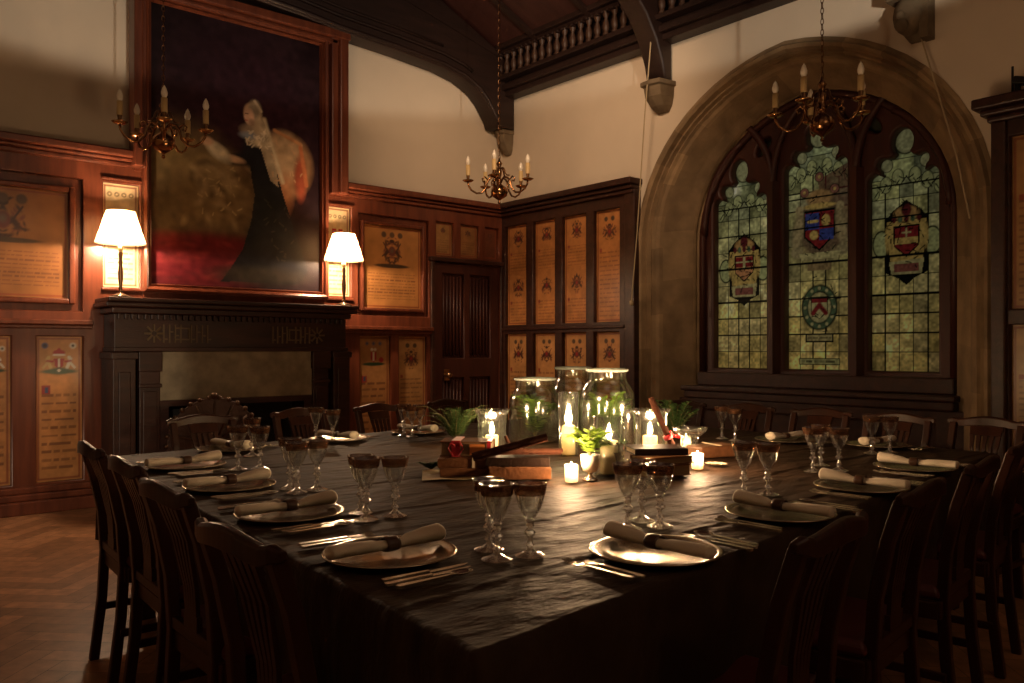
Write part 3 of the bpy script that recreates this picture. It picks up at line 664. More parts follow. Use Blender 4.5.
# other trusses rise in a steeper curve
def truss2(yc, name):
    low = [(6.02, 3.74), (5.98, 3.9), (5.90, 4.08), (5.76, 4.28), (5.54, 4.48), (5.22, 4.66), (4.8, 4.80), (4.2, 4.92), (3.4, 5.05), (2.3, 5.12)]
    z = lambda x: 4.50 + sl * (6.14 - x)
    up = [(2.3, 5.5), (3.4, 5.40), (4.2, z(4.2)), (5.2, z(5.2)), (6.12, 4.50), (6.12, 3.74)]
    o = struct(plate(name, low + up, [], yc - .11, yc + .11, 'rwood', 'y', bevel=.02))
truss2(4.99, 'trim_22'); truss2(2.67, 'trim_23')
def corbel(y, nm, x=6.05, w=.13, dk=1.0):
    mb = MB()
    rings = []
    for (z, d, ww) in [(a_, b_ * dk, c_) for a_, b_, c_ in ((3.74, .21, 1.1), (3.70, .21, 1.1), (3.69, .18, .95), (3.60, .165, .9), (3.52, .10, .75), (3.47, .03, .5))]:
        rings.append([(6.14, y - w * ww, z), (6.14 - d, y - w * ww * .8, z), (6.14 - d - .02, y, z), (6.14 - d, y + w * ww * .8, z), (6.14, y + w * ww, z)])
    mb.loft(rings); return tag(mb.obj('corbel', 'corbel', bevel=.006), *nm)
corbel(7.24, w=.085, dk=.75, nm=('carved stone corbel in the room corner under the roof brace', 'corbel', 'stone corbels'))
corbel(4.99, ('carved stone corbel just left of the window arch', 'corbel', 'stone corbels'))
# third corbel : carved head
mb = MB()
y = 2.67
mb.ball((6.06, y + .01, 3.66), .115, 14, 1.25); mb.box((6.08, y - .10, 3.62), (.12, .06, .30)); mb.ball((5.95, y + .03, 3.64), .035); mb.box((6.06, y, 3.80), (.20, .28, .06)); mb.ball((5.97, y + .03, 3.58), .05)
mb.loft([[(6.14, y - .13, 3.6), (6.04, y - .13, 3.6), (6.04, y + .1, 3.6), (6.14, y + .1, 3.6)], [(6.14, y - .08, 3.48), (6.10, y - .08, 3.48), (6.10, y + .03, 3.48), (6.14, y + .03, 3.48)]])
tag(mb.obj('corbel', 'corbel'), 'carved head corbel high up, right of the window arch crown', 'corbel', 'stone corbels')

# ------------------------------------------------------------------ painting
pt = thing('painting', 'large dark portrait painting in heavy mahogany frame above the fireplace', 'painting', (2.14, 7.26, 1.74))
pw, ph = 1.60, 2.36
p = Paint(pw, ph, .0085, (.012, .007, .008)); p.noise(.5, 4, 5)
p.ell(.9, 1.6, .7, .7, (.022, .008, .012), .6)
p.ell(.25, .95, .42, .38, (.10, .07, .03), .5); p.ell(.12, .62, .3, .3, (.05, .035, .018), .5)
p.ell(.62, .80, .33, .34, (.17, .115, .055), .4, .4); p.ell(.60, .98, .16, .20, (.24, .17, .085), .4)
for k in range(40):
    r_ = random.Random(k); p.ell(r_.uniform(.3, .95), r_.uniform(.5, 1.1), .05, .025, (.30, .22, .12) if k % 2 else (.07, .045, .02), .6, r_.uniform(0, 3), .55)
p.ell(1.24, 1.16, .26, .30, (.20, .11, .055), .12); p.ell(1.20, 1.25, .18, .2, (.34, .23, .13), .3); p.ell(1.38, 1.06, .06, .2, (.26, .06, .03), .3); p.ell(1.22, .9, .07, .16, (.33, .15, .07), .6)
p.ell(.4, .18, .55, .22, (.085, .010, .014), .4); p.ell(.12, .3, .2, .12, (.12, .016, .02), .5); p.ell(.6, .38, .4, .08, (.09, .01, .012), .5)
for k in range(26):
    r_ = random.Random(90 + k); p.ell(r_.uniform(0, .95), r_.uniform(.02, .42), .06, .018, (.15, .022, .022) if k % 3 else (.05, .01, .012), .6, r_.uniform(-.4, .4), .5)
BK = (.008, .008, .010)
p.poly([(.88, 1.2), (1.12, 1.16), (1.20, .90), (1.32, .55), (1.46, .20), (1.36, .06), (.62, .05), (.70, .16), (.82, .35), (.90, .62), (.93, .85), (.90, 1.0)], BK); p.ell(1.0, .12, .42, .08, (.02, .016, .012), .4)
p.ell(.96, 1.24, .15, .18, BK, .2); p.ell(.80, 1.16, .14, .055, BK, .3, .3)
p.ell(.93, 1.43, .125, .06, (.26, .19, .13), .3); p.ell(.90, 1.38, .10, .035, (.19, .21, .25), .4); p.ell(.98, 1.33, .10, .035, (.42, .34, .22), .5)
p.ell(.885, 1.58, .055, .085, (.52, .33, .21), .25); p.ell(.93, 1.61, .06, .09, (.34, .26, .16), .3); p.ell(.955, 1.50, .045, .12, (.36, .27, .17), .4)
p.poly([(.95, 1.62), (1.02, 1.5), (1.14, 1.1), (1.16, .95), (1.08, 1.0), (.98, 1.3)], (.36, .28, .18), .75)
p.ell(.72, 1.15, .11, .032, (.46, .30, .19), .3, -.12); p.ell(.60, 1.19, .12, .06, (.50, .43, .30), .3, -.6); p.ell(.5, 1.27, .05, .035, (.45, .28, .18), .4)
for k in range(90):        # loose brush strokes : lace, drapery folds, cushion
    r_ = random.Random(500 + k)
    if k < 30: x_, y_, cc = r_.uniform(.86, 1.06), r_.uniform(1.28, 1.42), (.50, .42, .30)
    elif k < 55: x_, y_, cc = r_.uniform(.45, .80), r_.uniform(.6, 1.05), (.34, .25, .13)
    elif k < 72: x_, y_, cc = r_.uniform(1.1, 1.4), r_.uniform(1.0, 1.4), (.40, .24, .13)
    else: x_, y_, cc = r_.uniform(1.0, 1.3), r_.uniform(.2, .8), (.030, .026, .022)
    a_ = r_.uniform(0, 3); l_ = r_.uniform(.02, .05); p.seg(x_, y_, x_ + l_ * math.cos(a_), y_ + l_ * math.sin(a_), .010, cc, .7)
p.seg(.93, 1.70, .99, 1.62, .02, (.40, .32, .22), .8); p.ell(.875, 1.56, .012, .02, (.20, .10, .06), .4); p.seg(.855, 1.60, .875, 1.60, .008, (.12, .06, .04))
p.seg(1.02, 1.55, 1.2, 1.0, .035, (.42, .34, .22), .5); p.seg(1.38, 1.35, 1.44, 1.0, .03, (.36, .12, .05), .8); p.seg(1.12, 1.47, 1.38, 1.38, .025, (.34, .16, .07), .8)
p.ell(.915, 1.60, .060, .070, (.22, .17, .12), .25); p.ell(.880, 1.555, .045, .072, (.50, .32, .22), .2); p.ell(.90, 1.505, .03, .03, (.30, .19, .13), .4)
p.seg(.845, 1.575, .870, 1.575, .008, (.10, .05, .04)); p.seg(.838, 1.55, .842, 1.535, .010, (.55, .36, .26)); p.seg(.845, 1.515, .862, 1.513, .007, (.30, .06, .05))
p.c = p.c * 1.25
p.noise(.25, 30, 11)
p.obj('canvas', 'canvas', (.045, -.012, .07), (1, 0, 0), parent=pt)
mb = MB()
for (x0, x1, z0, z1, d) in ((-.00, 1.64, -.0, 2.52, .10), (.02, 1.62, .03, 2.49, .075)):
    pass
fr = [(.0, .07), (.018, .085), (.035, .075), (.045, .045), (.06, .055), (.07, .018), (.072, .0)]
W_, H_ = 1.69, 2.50
rings = []
for (ins, d) in fr: rings.append([(ins, -d, ins + .0), (W_ - ins, -d, ins), (W_ - ins, -d, H_ - ins), (ins, -d, H_ - ins)])
mb.add([v for r_ in [[(0, 0, 0), (W_, 0, 0), (W_, 0, H_), (0, 0, H_)]] + rings for v in r_], [(j * 4 + i, j * 4 + (i + 1) % 4, (j + 1) * 4 + (i + 1) % 4, (j + 1) * 4 + i) for j in range(len(rings)) for i in range(4)])
mb.obj('frame', 'mahog', pt)

# ------------------------------------------------------------------ fireplace
fp = thing('fireplace', 'carved dark wood fireplace with stone slips and a projecting mantelshelf', 'fireplace', (2.87, 7.27, 0))
def FB(): return MB()
mb = FB(); mb.bb(-1.09, 1.10, -.42, -.005, 1.63, 1.665); mb.bb(-1.10, 1.10, -.39, -.005, 1.59, 1.63); mb.bb(-1.05, 1.05, -.35, -.005, 1.54, 1.59); mb.obj('mantel_shelf', 'dwood', fp, bevel=.01)
mb = FB(); mb.bb(-1.02, 1.02, -.30, -.005, 1.27, 1.54)
k = -1.0
while k < 1.0: mb.bb(k, k + .025, -.33, -.30, 1.495, 1.54); k += .05
mb.bb(-1.03, 1.03, -.33, -.005, 1.24, 1.275)
mb.obj('frieze', 'dwood', fp, bevel=.005)
FG = mat('worn_gilt_carving', (.13, .085, .04), .5)
for s_ in (-1, 1):
    mb = FB()
    for cx in (.72,):
        for a in range(8): mb.tube([(s_ * cx + .02 * math.cos(a * PI / 4), -.305, 1.385 + .02 * math.sin(a * PI / 4)), (s_ * cx + .075 * math.cos(a * PI / 4), -.305, 1.385 + .075 * math.sin(a * PI / 4))], .009, 5)
    for j in range(4):
        for q in (0, 1):
            x = s_ * (.38 + .22 * q - .09 + .045 * j); mb.box((x - .0, -.304, 1.385), (.012, .012, .15)); mb.box((x + .015, -.304, 1.34 + .03 * (j % 3)), (.03, .012, .012))
    frame_mb(mb, s_ * .50 - .05, s_ * .50 + .05, 1.345, 1.425, .012, -.315, -.298)
    mb.obj('carved_ornament', FG, fp)
for s_ in (-1, 1):
    mb = FB(); x = s_ * .955; mb.bb(x - .085, x + .085, -.34, -.005, .14, 1.24); mb.bb(x - .105, x + .105, -.36, -.005, 0, .14); mb.bb(x - .10, x + .10, -.36, -.005, 1.18, 1.235)
    mb.bb(x - .045, x + .045, -.352, -.34, .25, 1.08); mb.obj('pilaster', 'dwood', fp, bevel=.008)
    mb = FB(); x = s_ * .755; mb.bb(x - .08, x + .08, -.31, -.005, .12, 1.10); mb.bb(x - .095, x + .095, -.33, -.005, 0, .12); mb.bb(x - .09, x + .09, -.335, -.005, 1.08, 1.24); mb.bb(x - .055, x + .055, -.322, -.31, .2, .92); mb.bb(x - .09, x + .09, -.33, -.3, .95, .98); mb.obj('pilaster', 'dwood', fp, bevel=.008)
mb = FB(); mb.bb(-.68, .68, -.29, -.005, .84, 1.24); mb.obj('stone_lintel', 'fstone', fp, bevel=.005)
mb = FB(); mb.bb(-.68, -.60, -.285, -.005, 0, .88); mb.bb(.60, .68, -.285, -.005, 0, .88); mb.bb(-.68, .68, -.295, -.27, .79, .84); mb.obj('slip', 'dwood', fp)
mb = FB(); mb.bb(-.60, .60, -.03, -.005, 0, .88); mb.bb(-.60, .60, -.28, -.005, 0, .02); mb.obj('firebox', 'soot', fp)
# fire screen with arched top
sc = thing('fire_screen', 'dark arched fan-shaped fire screen standing before the fireplace opening', 'fire screen', (2.50, 6.60, 0), R(-10))
A = [(.36 * math.cos(R(a)), .50 + .37 * math.sin(R(a))) for a in range(0, 181, 10)]
plate('screen_panel', [(.34, .06)] + A + [(-.34, .06)], [], -.012, .012, 'iron', 'y', bevel=.004, parent=sc)
mb = MB()
for a in range(0, 181, 12): mb.ball((.36 * math.cos(R(a)), 0, .50 + .37 * math.sin(R(a))), .022, 8)
for a in range(15, 180, 25): mb.tube([(.08 * math.cos(R(a)), -.015, .50 + .08 * math.sin(R(a))), (.33 * math.cos(R(a)), -.015, .50 + .34 * math.sin(R(a)))], .010, 6)
mb.ball((0, 0, .885), .03); mb.obj('beaded_rim', mat('dull_bronze', (.09, .05, .03), .4, metal=.7), sc)
for s_ in (-1, 1): mb = MB(); mb.box((s_ * .3, 0, .03), (.04, .22, .06)); mb.obj('foot', 'iron', sc, bevel=.01)

# ------------------------------------------------------------------ table lamps
def lamp(x, y, label):
    t = thing('table_lamp', label, 'lamp', (x, y, 1.665), 0, 'lamps on the mantelshelf')
    mb = MB(); mb.lathe([(.0, .0), (.075, .0), (.078, .012), (.05, .022), (.02, .035), (.015, .05)], 20); mb.obj('base', 'pewter', t)
    mb = MB(); mb.lathe([(.014, .045), (.018, .07), (.011, .09), (.017, .13), (.021, .20), (.014, .26), (.019, .28), (.012, .30), (.018, .34), (.012, .36)], 14); mb.obj('stem', 'dbrass', t)
    mb = MB(); mb.lathe([(.014, .36), (.017, .38), (.017, .42), (.005, .43)], 12); mb.obj('lamp_socket', 'sleeve', t)
    mb = MB(); mb.lathe([(.185, .43), (.105, .68)], 36); s = mb.obj('lamp_shade', 'shade', t)
    mb = MB(); mb.ball((0, 0, .50), .028, 12, 1.4); mb.obj('bulb', 'bulbon', t)
    for (dz, e, rad) in ((.59, 30, .03), (.44, 62, .03)):
        l = bpy.data.lights.new('lamp_light', 'POINT'); l.energy = e; l.color = (1, .66, .40); l.shadow_soft_size = rad
        o = bpy.data.objects.new('lamp_light', l); col.objects.link(o); o.location = (x, y, 1.665 + dz)
lamp(1.90, 6.98, 'lit table lamp with cream shade on the left end of mantelshelf')
lamp(3.875, 6.98, 'lit table lamp with cream shade on the right end of mantelshelf')

# ------------------------------------------------------------------ chandeliers
def chandelier(loc, ang, label, ztop):
    t = thing('chandelier', label, 'chandelier', loc, ang, 'brass chandeliers with unlit candle bulbs')
    mb = MB(); mb.lathe([(.001, -.115), (.012, -.11), (.014, -.095), (.006, -.085), (.02, -.072), (.03, -.068), (.072, -.038), (.084, 0), (.072, .038), (.03, .068), (.018, .08), (.03, .095), (.034, .11), (.015, .13), (.022, .16), (.028, .20), (.012, .22), (.02, .25), (.03, .27), (.018, .29), (.008, .31), (.001, .33)], 22); mb.obj('body', 'brass', t)
    for k in range(5):
        a = 2 * PI * k / 5; ca, sa = math.cos(a), math.sin(a)
        pr = [(.02, .10), (.05, .14), (.09, .13), (.115, .09), (.13, .03), (.17, -.015), (.22, -.02), (.27, .01), (.295, .05), (.30, .08)]
        sc_ = [(.11, .11), (.14, .14), (.165, .12), (.155, .09), (.135, .10)]
        mb = MB(); mb.tube([(r_ * ca, r_ * sa, z) for r_, z in pr], .0095, 8); mb.tube([(r_ * ca, r_ * sa, z) for r_, z in sc_], .0075, 6)
        arm = mb.obj('arm', 'brass', t)
        mb = MB(); mb.lathe([(.006, .08), (.034, .085), (.056, .100), (.054, .102), (.02, .095), (.012, .10)], 16, (.30 * ca, .30 * sa, 0)); mb.obj('drip_pan', 'bobe', arm)
        mb = MB(); mb.lathe([(.012, .10), (.018, .105), (.013, .12), (.017, .14), (.015, .15)], 10, (.30 * ca, .30 * sa, 0)); mb.obj('candle_cup', 'dbrass', arm)
        mb = MB(); mb.lathe([(.021, .145), (.021, .245), (.006, .249)], 12, (.30 * ca, .30 * sa, 0)); mb.obj('candle_sleeve', 'sleeve', arm)
        mb = MB(); mb.lathe([(.012, .245), (.0215, .268), (.022, .285), (.013, .315), (.001, .335)], 12, (.30 * ca, .30 * sa, 0)); mb.obj('bulb', 'bulb', arm)
        mb = MB(); mb.tube([(r_ * ca * .5, r_ * sa * .5, .16 + .5 * z) for r_, z in pr[:7]], .0075, 6); mb.obj('scroll_ornament', 'dbrass', arm)
    mb = MB(); z = .31; i = 0; top = ztop - loc[2]
    while z < top:
        cs = []
        for q in range(13):
            b = 2 * PI * q / 12; u = .010 * math.cos(b); w = .022 * math.sin(b)
            cs.append((u, 0, z + .02 + w) if i % 2 else (0, u, z + .02 + w))
        mb.tube(cs, .0028, 5, cap=False); z += .036; i += 1
    mb.obj('chain', 'dbrass', t)
CAMR = R(-40.5)
# angle 0 of an arm is local +x ; camera-facing direction in world = yaw-90deg
face = R(-90) + CAMR
chandelier((1.99, 6.24, 2.76), face + R(24), 'brass chandelier hanging in front of the painting', 5.9)
chandelier((5.05, 6.10, 2.76), face + R(-8), 'smallest-looking brass chandelier near the room corner', 5.1)
chandelier((5.18, 2.87, 2.76), face + R(-42), 'brass chandelier hanging in front of the arched window', 5.05)

# cords
mb = MB(); mb.tube([(5.90, 4.93, 4.25), (5.93, 5.05, 3.4), (5.97, 5.17, 2.4), (6.0, 5.27, 1.72)], .006, 5); mb.ball((6.0, 5.27, 1.70), .022, 8, 1.4)
tag(mb.obj('pull_cord', 'rope'), 'pale slanting cord hanging left of the window arch', 'cord', 'cords')
mb = MB(); mb.tube([(6.10, 2.62, 3.50), (6.07, 2.50, 3.1), (6.05, 2.36, 2.6), (6.04, 2.27, 2.15)], .006, 5)
tag(mb.obj('pull_cord', 'rope'), 'pale slanting cord across the right side of the window arch', 'cord', 'cords')
t = thing('bracket_light', 'small black fitting standing on top of the right panelling', 'light fitting', (6.02, 1.97, 2.91))
mb = MB(); mb.box((0, 0, .01), (.12, .18, .02)); mb.box((0, .0, .05), (.03, .03, .06)); mb.obj('base', 'black', t)
mb = MB(); mb.tube([(0, .03, .02), (0, .03, .20)], .008, 6); mb.obj('rod', 'black', t)
mb = MB(); mb.box((0, -.03, .09), (.09, .10, .05), rx=.3); mb.obj('lamp_head', 'black', t, bevel=.01)

# ------------------------------------------------------------------ chairs
def make_chair(label):
    t = thing('dining_chair', label, 'chair')
    mb = MB()     # seat pad
    mb.loft([[(-.20 * k, -.19 * k2, z), (.20 * k, -.19 * k2, z), (.225 * k, .20 * k2, z), (-.225 * k, .20 * k2, z)] for k, k2, z in ((.96, .96, .44), (1, 1, .455), (1, 1, .47), (.93, .93, .487))])
    mb.obj('seat', 'seat', t, bevel=.008)
    mb = MB(); mb.bb(-.205, .205, -.20, -.175, .385, .44); mb.bb(-.225, .225, .185, .21, .385, .44); mb.box((-.212, .0, .412), (.025, .38, .055), rz=.06); mb.box((.212, .0, .412), (.025, .38, .055), rz=-.06); mb.obj('seat_rail', 'cwood', t, bevel=.004)
    for s_ in (-1, 1):
        x = s_ * .165
        prof = [(-.235, 0), (-.205, .25), (-.195, .44), (-.205, .6), (-.235, .75), (-.272, .868)]
        mb = MB(); mb.loft([[(x - .018, y - .018, z), (x + .018, y - .018, z), (x + .018, y + .018, z), (x - .018, y + .018, z)] for y, z in prof]); mb.obj('back_leg', 'cwood', t, bevel=.005)
        mb = MB(); mb.loft([[(s_ * .205 - w, .185 - w, z), (s_ * .205 + w, .185 - w, z), (s_ * .205 + w, .185 + w, z), (s_ * .205 - w, .185 + w, z)] for w, z in ((.014, 0), (.018, .25), (.021, .44))]); mb.obj('front_leg', 'cwood', t, bevel=.004)
        mb = MB(); mb.box((s_ * .20, -.015, .20), (.018, .40, .028)); mb.obj('stretcher', 'cwood', t, bevel=.004)
    mb = MB(); mb.box((0, .0, .20), (.39, .018, .026)); mb.obj('stretcher', 'cwood', t)
    # crest rail : bowed with swept ears
    n = 15; rings = []
    for i in range(n):
        u = -1 + 2 * i / (n - 1); x = u * .198
        yy = -.285 + .035 * (1 - u * u) * -1 + .0; yy = -.272 - .028 * (1 - u * u)
        hgt = .020 + .012 * (1 - abs(u)) ** .5 if abs(u) < .99 else .013; zc = .872 + .010 * math.cos(u * PI * 1.0) * 1 + (.010 if abs(u) > .85 else 0)
        th = .014 if abs(u) < .99 else .009
        rings.append([(x, yy - th, zc - hgt * .8), (x, yy + th, zc - hgt * .8), (x, yy + th, zc + hgt * .5), (x, yy + th * .4, zc + hgt * .75), (x, yy - th * .6, zc + hgt * .75), (x, yy - th, zc + hgt * .5)])
    mb = MB(); mb.loft(rings); mb.obj('crest_rail', 'cwood', t, bevel=.004)
    # pierced splat : slats fanning between shoe and crest
    mb = MB()
    for k in range(5):
        u = (k - 2)
        pts = [(u * .016, -.198, .49), (u * .020, -.205, .60), (u * .030, -.232, .74), (u * .034, -.275, .855)]
        mb.loft([[(a - w, b - .006, c), (a + w, b - .006, c), (a + w, b + .006, c), (a - w, b + .006, c)] for (a, b, c), w in zip(pts, (.010, .0075, .0075, .013))])
    mb.box((0, -.199, .500), (.10, .016, .05)); mb.box((0, -.262, .828), (.15, .012, .05), rx=.45)
    mb.obj('splat', 'cwood', t)
    mb = MB(); mb.box((0, -.197, .465), (.31, .022, .035)); mb.obj('back_rail', 'cwood', t, bevel=.004)
    return t
used = [False]
def chair(x, y, rz, label, grp):      # x,y = top centre of the back
    c, s = math.cos(rz), math.sin(rz)
    loc = (x - (-s) * (-.272), y - c * (-.272), 0)
    if not used[0]:
        used[0] = make_chair(label); t = used[0]; t.location = loc; t.rotation_euler = (0, 0, rz); t['group'] = grp
    else: t = dup(used[0], loc, rz, label, grp)
G = 'slat-back chairs along the %s side of the table'
for x, y, a, w in ((.675, 1.655, -88, 'nearest the camera on the left side'), (.75, 2.33, -90, 'second from the camera on the left side'), (.82, 2.94, -92, 'third from the camera on the left side'), (.85, 3.50, -93, 'farthest on the left side, beside the lit parquet')):
    chair(x, y, R(a), 'dark wooden dining chair, ' + w, G % 'left')
for x, y, a, w in ((1.65, 4.52, 184, 'in front of the fire screen'), (2.27, 4.62, 186, 'second from left on the fireplace side'), (2.85, 4.68, 186, 'in front of the lower boards right of fireplace'), (3.50, 4.80, 187, 'in front of the door')):
    chair(x, y, R(a), 'dark wooden dining chair ' + w, G % 'far')
for x, y, a, w in ((4.70, 3.66, 94, 'behind the dark foliage right of the jars'), (4.68, 3.12, 96, 'with reddish lit crest rail under the left window light'), (4.67, 2.60, 92, 'below the middle of the window'), (4.64, 2.12, 92, 'below the right window light')):
    chair(x, y, R(a), 'dark wooden dining chair ' + w, G % 'window')
for x, y, a, w in ((1.66, .90, 8, 'nearest the camera on the right side'), (2.33, 1.00, 8, 'second from the camera on the right side'), (3.00, 1.09, 8, 'third from the camera on the right side'), (3.66, 1.19, 9, 'fourth from the camera on the right side')):
    chair(x, y, R(a), 'shadowed dark dining chair ' + w, G % 'near')
chair(4.72, 1.69, R(89), 'dark wooden dining chair in front of the right stone jamb, at the table corner', G % 'window')

# ------------------------------------------------------------------ table and cloth
Q = [Vector((.86, 1.10)), Vector((4.42, 1.55)), Vector((4.52, 4.62)), Vector((1.06, 4.20))]
tb = thing('banquet_table', 'large square banqueting table hidden under a dark cloth', 'table', (2.7, 2.9, 0))
mb = MB(); c0 = Vector((2.7, 2.9))
ins = [c0 + (q - c0) * .985 for q in Q]
mb.loft([[(q.x - 2.7, q.y - 2.9, z) for q in ins] for z in (.715, .748)]); mb.obj('tabletop', 'dwood', tb)
for q in Q:
    e = c0 + (q - c0) * .90; mb = MB(); mb.loft([[(e.x - 2.7 + a * w, e.y - 2.9 + b * w, z) for a, b in ((-1, -1), (1, -1), (1, 1), (-1, 1))] for w, z in ((.03, 0), (.04, .70), (.045, .715))]); mb.obj('leg', 'dwood', tb)
for z in (.62,):
    for i in range(4):
        a = c0 + (Q[i] - c0) * .90; b = c0 + (Q[(i + 1) % 4] - c0) * .90
        mb = MB(); d = b - a; mb.box(((a.x + b.x) / 2 - 2.7, (a.y + b.y) / 2 - 2.9, .66), (d.length, .02, .10), rz=math.atan2(d.y, d.x)); mb.obj('apron', 'dwood', tb)
def make_cloth():
    nu, nv = 300, 440; rs = np.random.RandomState(4)
    U, V = np.meshgrid(np.linspace(0, 1, nu), np.linspace(0, 1, nv))
    q = [np.array((a.x, a.y)) for a in Q]
    P = ((1 - U) * (1 - V))[..., None] * q[0] + (U * (1 - V))[..., None] * q[1] + (U * V)[..., None] * q[2] + ((1 - U) * V)[..., None] * q[3]
    Z = np.full(U.shape, .7520)
    X, Y = P[..., 0], P[..., 1]
    for yc, h, sl_ in ((1.86, .0045, .05), (2.23, .005, .0), (2.75, .004, .03), (3.35, .0035, -.02), (1.48, .0045, .06), (3.8, .003, 0.02)):
        d = (Y - yc - sl_ * (X - 2.5) - .008 * np.sin(X * 5 + yc * 9)); Z = Z + .75 * h * np.exp(-(d / .009) ** 2) - .3 * h * np.exp(-((d + .025) / .015) ** 2)
    for xc in (1.95, 3.05): Z = Z + .0015 * np.exp(-((X - xc - .01 * np.sin(Y * 6)) / .009) ** 2)
    Z = Z + .0012 * np.sin(X * 23 + 3 * np.sin(Y * 9)) * np.sin(Y * 31 + 2 * np.sin(X * 7))
    vs = np.stack([X, Y, Z], -1).reshape(-1, 3).tolist()
    idx = np.arange(nu * nv).reshape(nv, nu)
    fs = np.stack([idx[:-1, :-1], idx[:-1, 1:], idx[1:, 1:], idx[1:, :-1]], -1).reshape(-1, 4).tolist()
    # skirt
    loop = list(idx[0, :]) + list(idx[1:, -1]) + list(idx[-1, -2::-1]) + list(idx[-2:0:-1, 0])
    n = len(loop); prev = loop; per = 0
    base = [Vector(vs[i]) for i in loop]
    for k, (dz, o) in enumerate(((.006, .006), (.03, .012), (.12, .016), (.25, .020), (.38, .022))):
        cur = []
        for i in range(n):
            b = base[i]; nrm = (base[(i - 1) % n] - base[(i + 1) % n]); nrm = Vector((-nrm.y, nrm.x, 0)); nrm.normalize()
            if nrm.dot(Vector((b.x - 2.7, b.y - 2.9, 0))) < 0: nrm = -nrm
            off = o + (.018 * k / 4) * math.sin(i * .22) + .008 * k / 4 * math.sin(i * .07 + 1)
            vs.append((b.x + nrm.x * off, b.y + nrm.y * off, .752 - dz)); cur.append(len(vs) - 1)
        for i in range(n): fs.append((prev[i], cur[i], cur[(i + 1) % n], prev[(i + 1) % n]))
        prev = cur
    me = bpy.data.meshes.new('tablecloth'); me.from_pydata(vs, [], fs); me.update(); me.polygons.foreach_set('use_smooth', [True] * len(fs))
    me.materials.append(M['cloth']); o = bpy.data.objects.new('tablecloth', me); col.objects.link(o)
    tag(o, 'dark creased damask cloth covering the whole banquet table', 'tablecloth')
make_cloth()
TZ = .7555
F, HZ, CX, CH = 829., 349., 512., 1.26
def tp(px, py, z=TZ):      # survey a photo pixel onto the table plane
    a = (px - CX) / F; b = (HZ - py) / F; t = (z - CH) / b
    return ((.7604 * a + .6494) * t, (-.6494 * a + .7604) * t)

# ------------------------------------------------------------------ place settings
PL = [  # x, y, direction towards table centre (deg), wording
    (*tp(390, 551, .769), 0, 'nearest the camera on the left edge'), (*tp(290, 511, .769), 1, 'second from the camera on the left edge'), (*tp(230, 484, .769), 2, 'third from the camera on the left edge'), (*tp(186, 464, .769), 3, 'farthest on the left edge'),
    (*tp(655, 549, .769), 90, 'nearest the camera on the right edge'), (*tp(780, 511, .769), 92, 'second from the camera on the right edge'), (*tp(861, 485, .769), 93, 'third from the camera on the right edge'), (*tp(915, 466, .769), 94, 'farthest on the right edge'),
    (1.62, 4.05, -82, 'facing the fire screen on the fireplace side'), (*tp(338, 438, .769), -82, 'second from left on the fireplace side'), (*tp(418, 431, .769), -82, 'third from left on the fireplace side'),
    (*tp(785, 439, .769), 180, 'on the window side below the window mullion'), (4.22, 2.03, 180, 'on the window side near the right corner')]
def mk_plate(label):
    t = MB(); t.lathe([(.0, .004), (.105, .004), (.115, .008), (.150, .014), (.160, .016), (.163, .0145), (.162, .012), (.150, .009), (.115, .002), (.10, 0), (.0, 0)], 48)
    return tag(t.obj('charger_plate', 'pewter'), label, 'plate', 'pewter charger plates on the table')
def mk_napkin(label):
    mb = MB(); rings = []; n = 14
    for i, x in enumerate((-.165, -.16, -.10, -.05, -.035, 0, .035, .05, .10, .14, .145)):
        r_ = (.021, .0215, .021, .019, .0165, .0155, .0165, .021, .0265, .029, .029)[i] * .86
        rings.append([(x, 1.25 * r_ * math.cos(2 * PI * k / n) + .002 * math.sin(5 * k), .0185 + r_ * .85 + r_ * .85 * math.sin(2 * PI * k / n)) for k in range(n)])
    mb.loft(rings, smooth=True)
    t = mb.obj('rolled_napkin', 'linen'); return tag(t, label, 'napkin', 'rolled napkins on the charger plates')
def mk_ring(label):
    mb = MB(); vs = []; n = 20
    rr = [(-.018, .0175), (-.018, .0205), (-.010, .0215), (.010, .0215), (.018, .0205), (.018, .0175)]
    rings = [[(x, 1.15 * r_ * math.cos(2 * PI * k / n), .0315 + r_ * .85 * math.sin(2 * PI * k / n)) for k in range(n)] for x, r_ in rr]
    mb.loft(rings, cap=False, smooth=True)
    return tag(mb.obj('napkin_ring', 'ring'), label, 'napkin ring', 'dark napkin rings')
def handle(mb, x0, x1, z=.007, w=.0085):
    mb.loft([[(x, -ww, z - .0028), (x, ww, z - .0028), (x, ww, z + .003), (x, -ww, z + .003)] for x, ww in ((x0, w * .7), (x0 + .01, w), (x0 + .06, w * .75), (x1, w * .5))])
def mk_fork(label):
    t = thing('fork', label, 'fork', group='silver forks')
    mb = MB(); handle(mb, -.10, .035); mb.obj('handle', 'silver', t)
    mb = MB(); mb.loft([[(x, -w, z), (x, w, z), (x, w, z + .002), (x, -w, z + .002)] for x, w, z in ((.035, .0035, .004), (.05, .011, .006), (.062, .0125, .005))])
    for k in range(4): y = -.0105 + .007 * k; mb.loft([[(x, y - .0017, z), (x, y + .0017, z), (x, y + .0017, z + .002), (x, y - .0017, z + .002)] for x, z in ((.06, .005), (.085, .005), (.105, .011))])
    mb.obj('tines', 'silver', t); return t
def mk_knife(label):
    t = thing('table_knife', label, 'knife', group='silver knives')
    mb = MB(); handle(mb, -.11, .01, w=.0085); mb.obj('handle', 'silver', t)
    mb = MB(); mb.loft([[(x, a, .005), (x, b, .005), (x, b, .0065), (x, a, .0065)] for x, a, b in ((.01, -.007, .007), (.06, -.009, .009), (.10, -.006, .009), (.122, .004, .008))]); mb.obj('blade', 'silver', t); return t
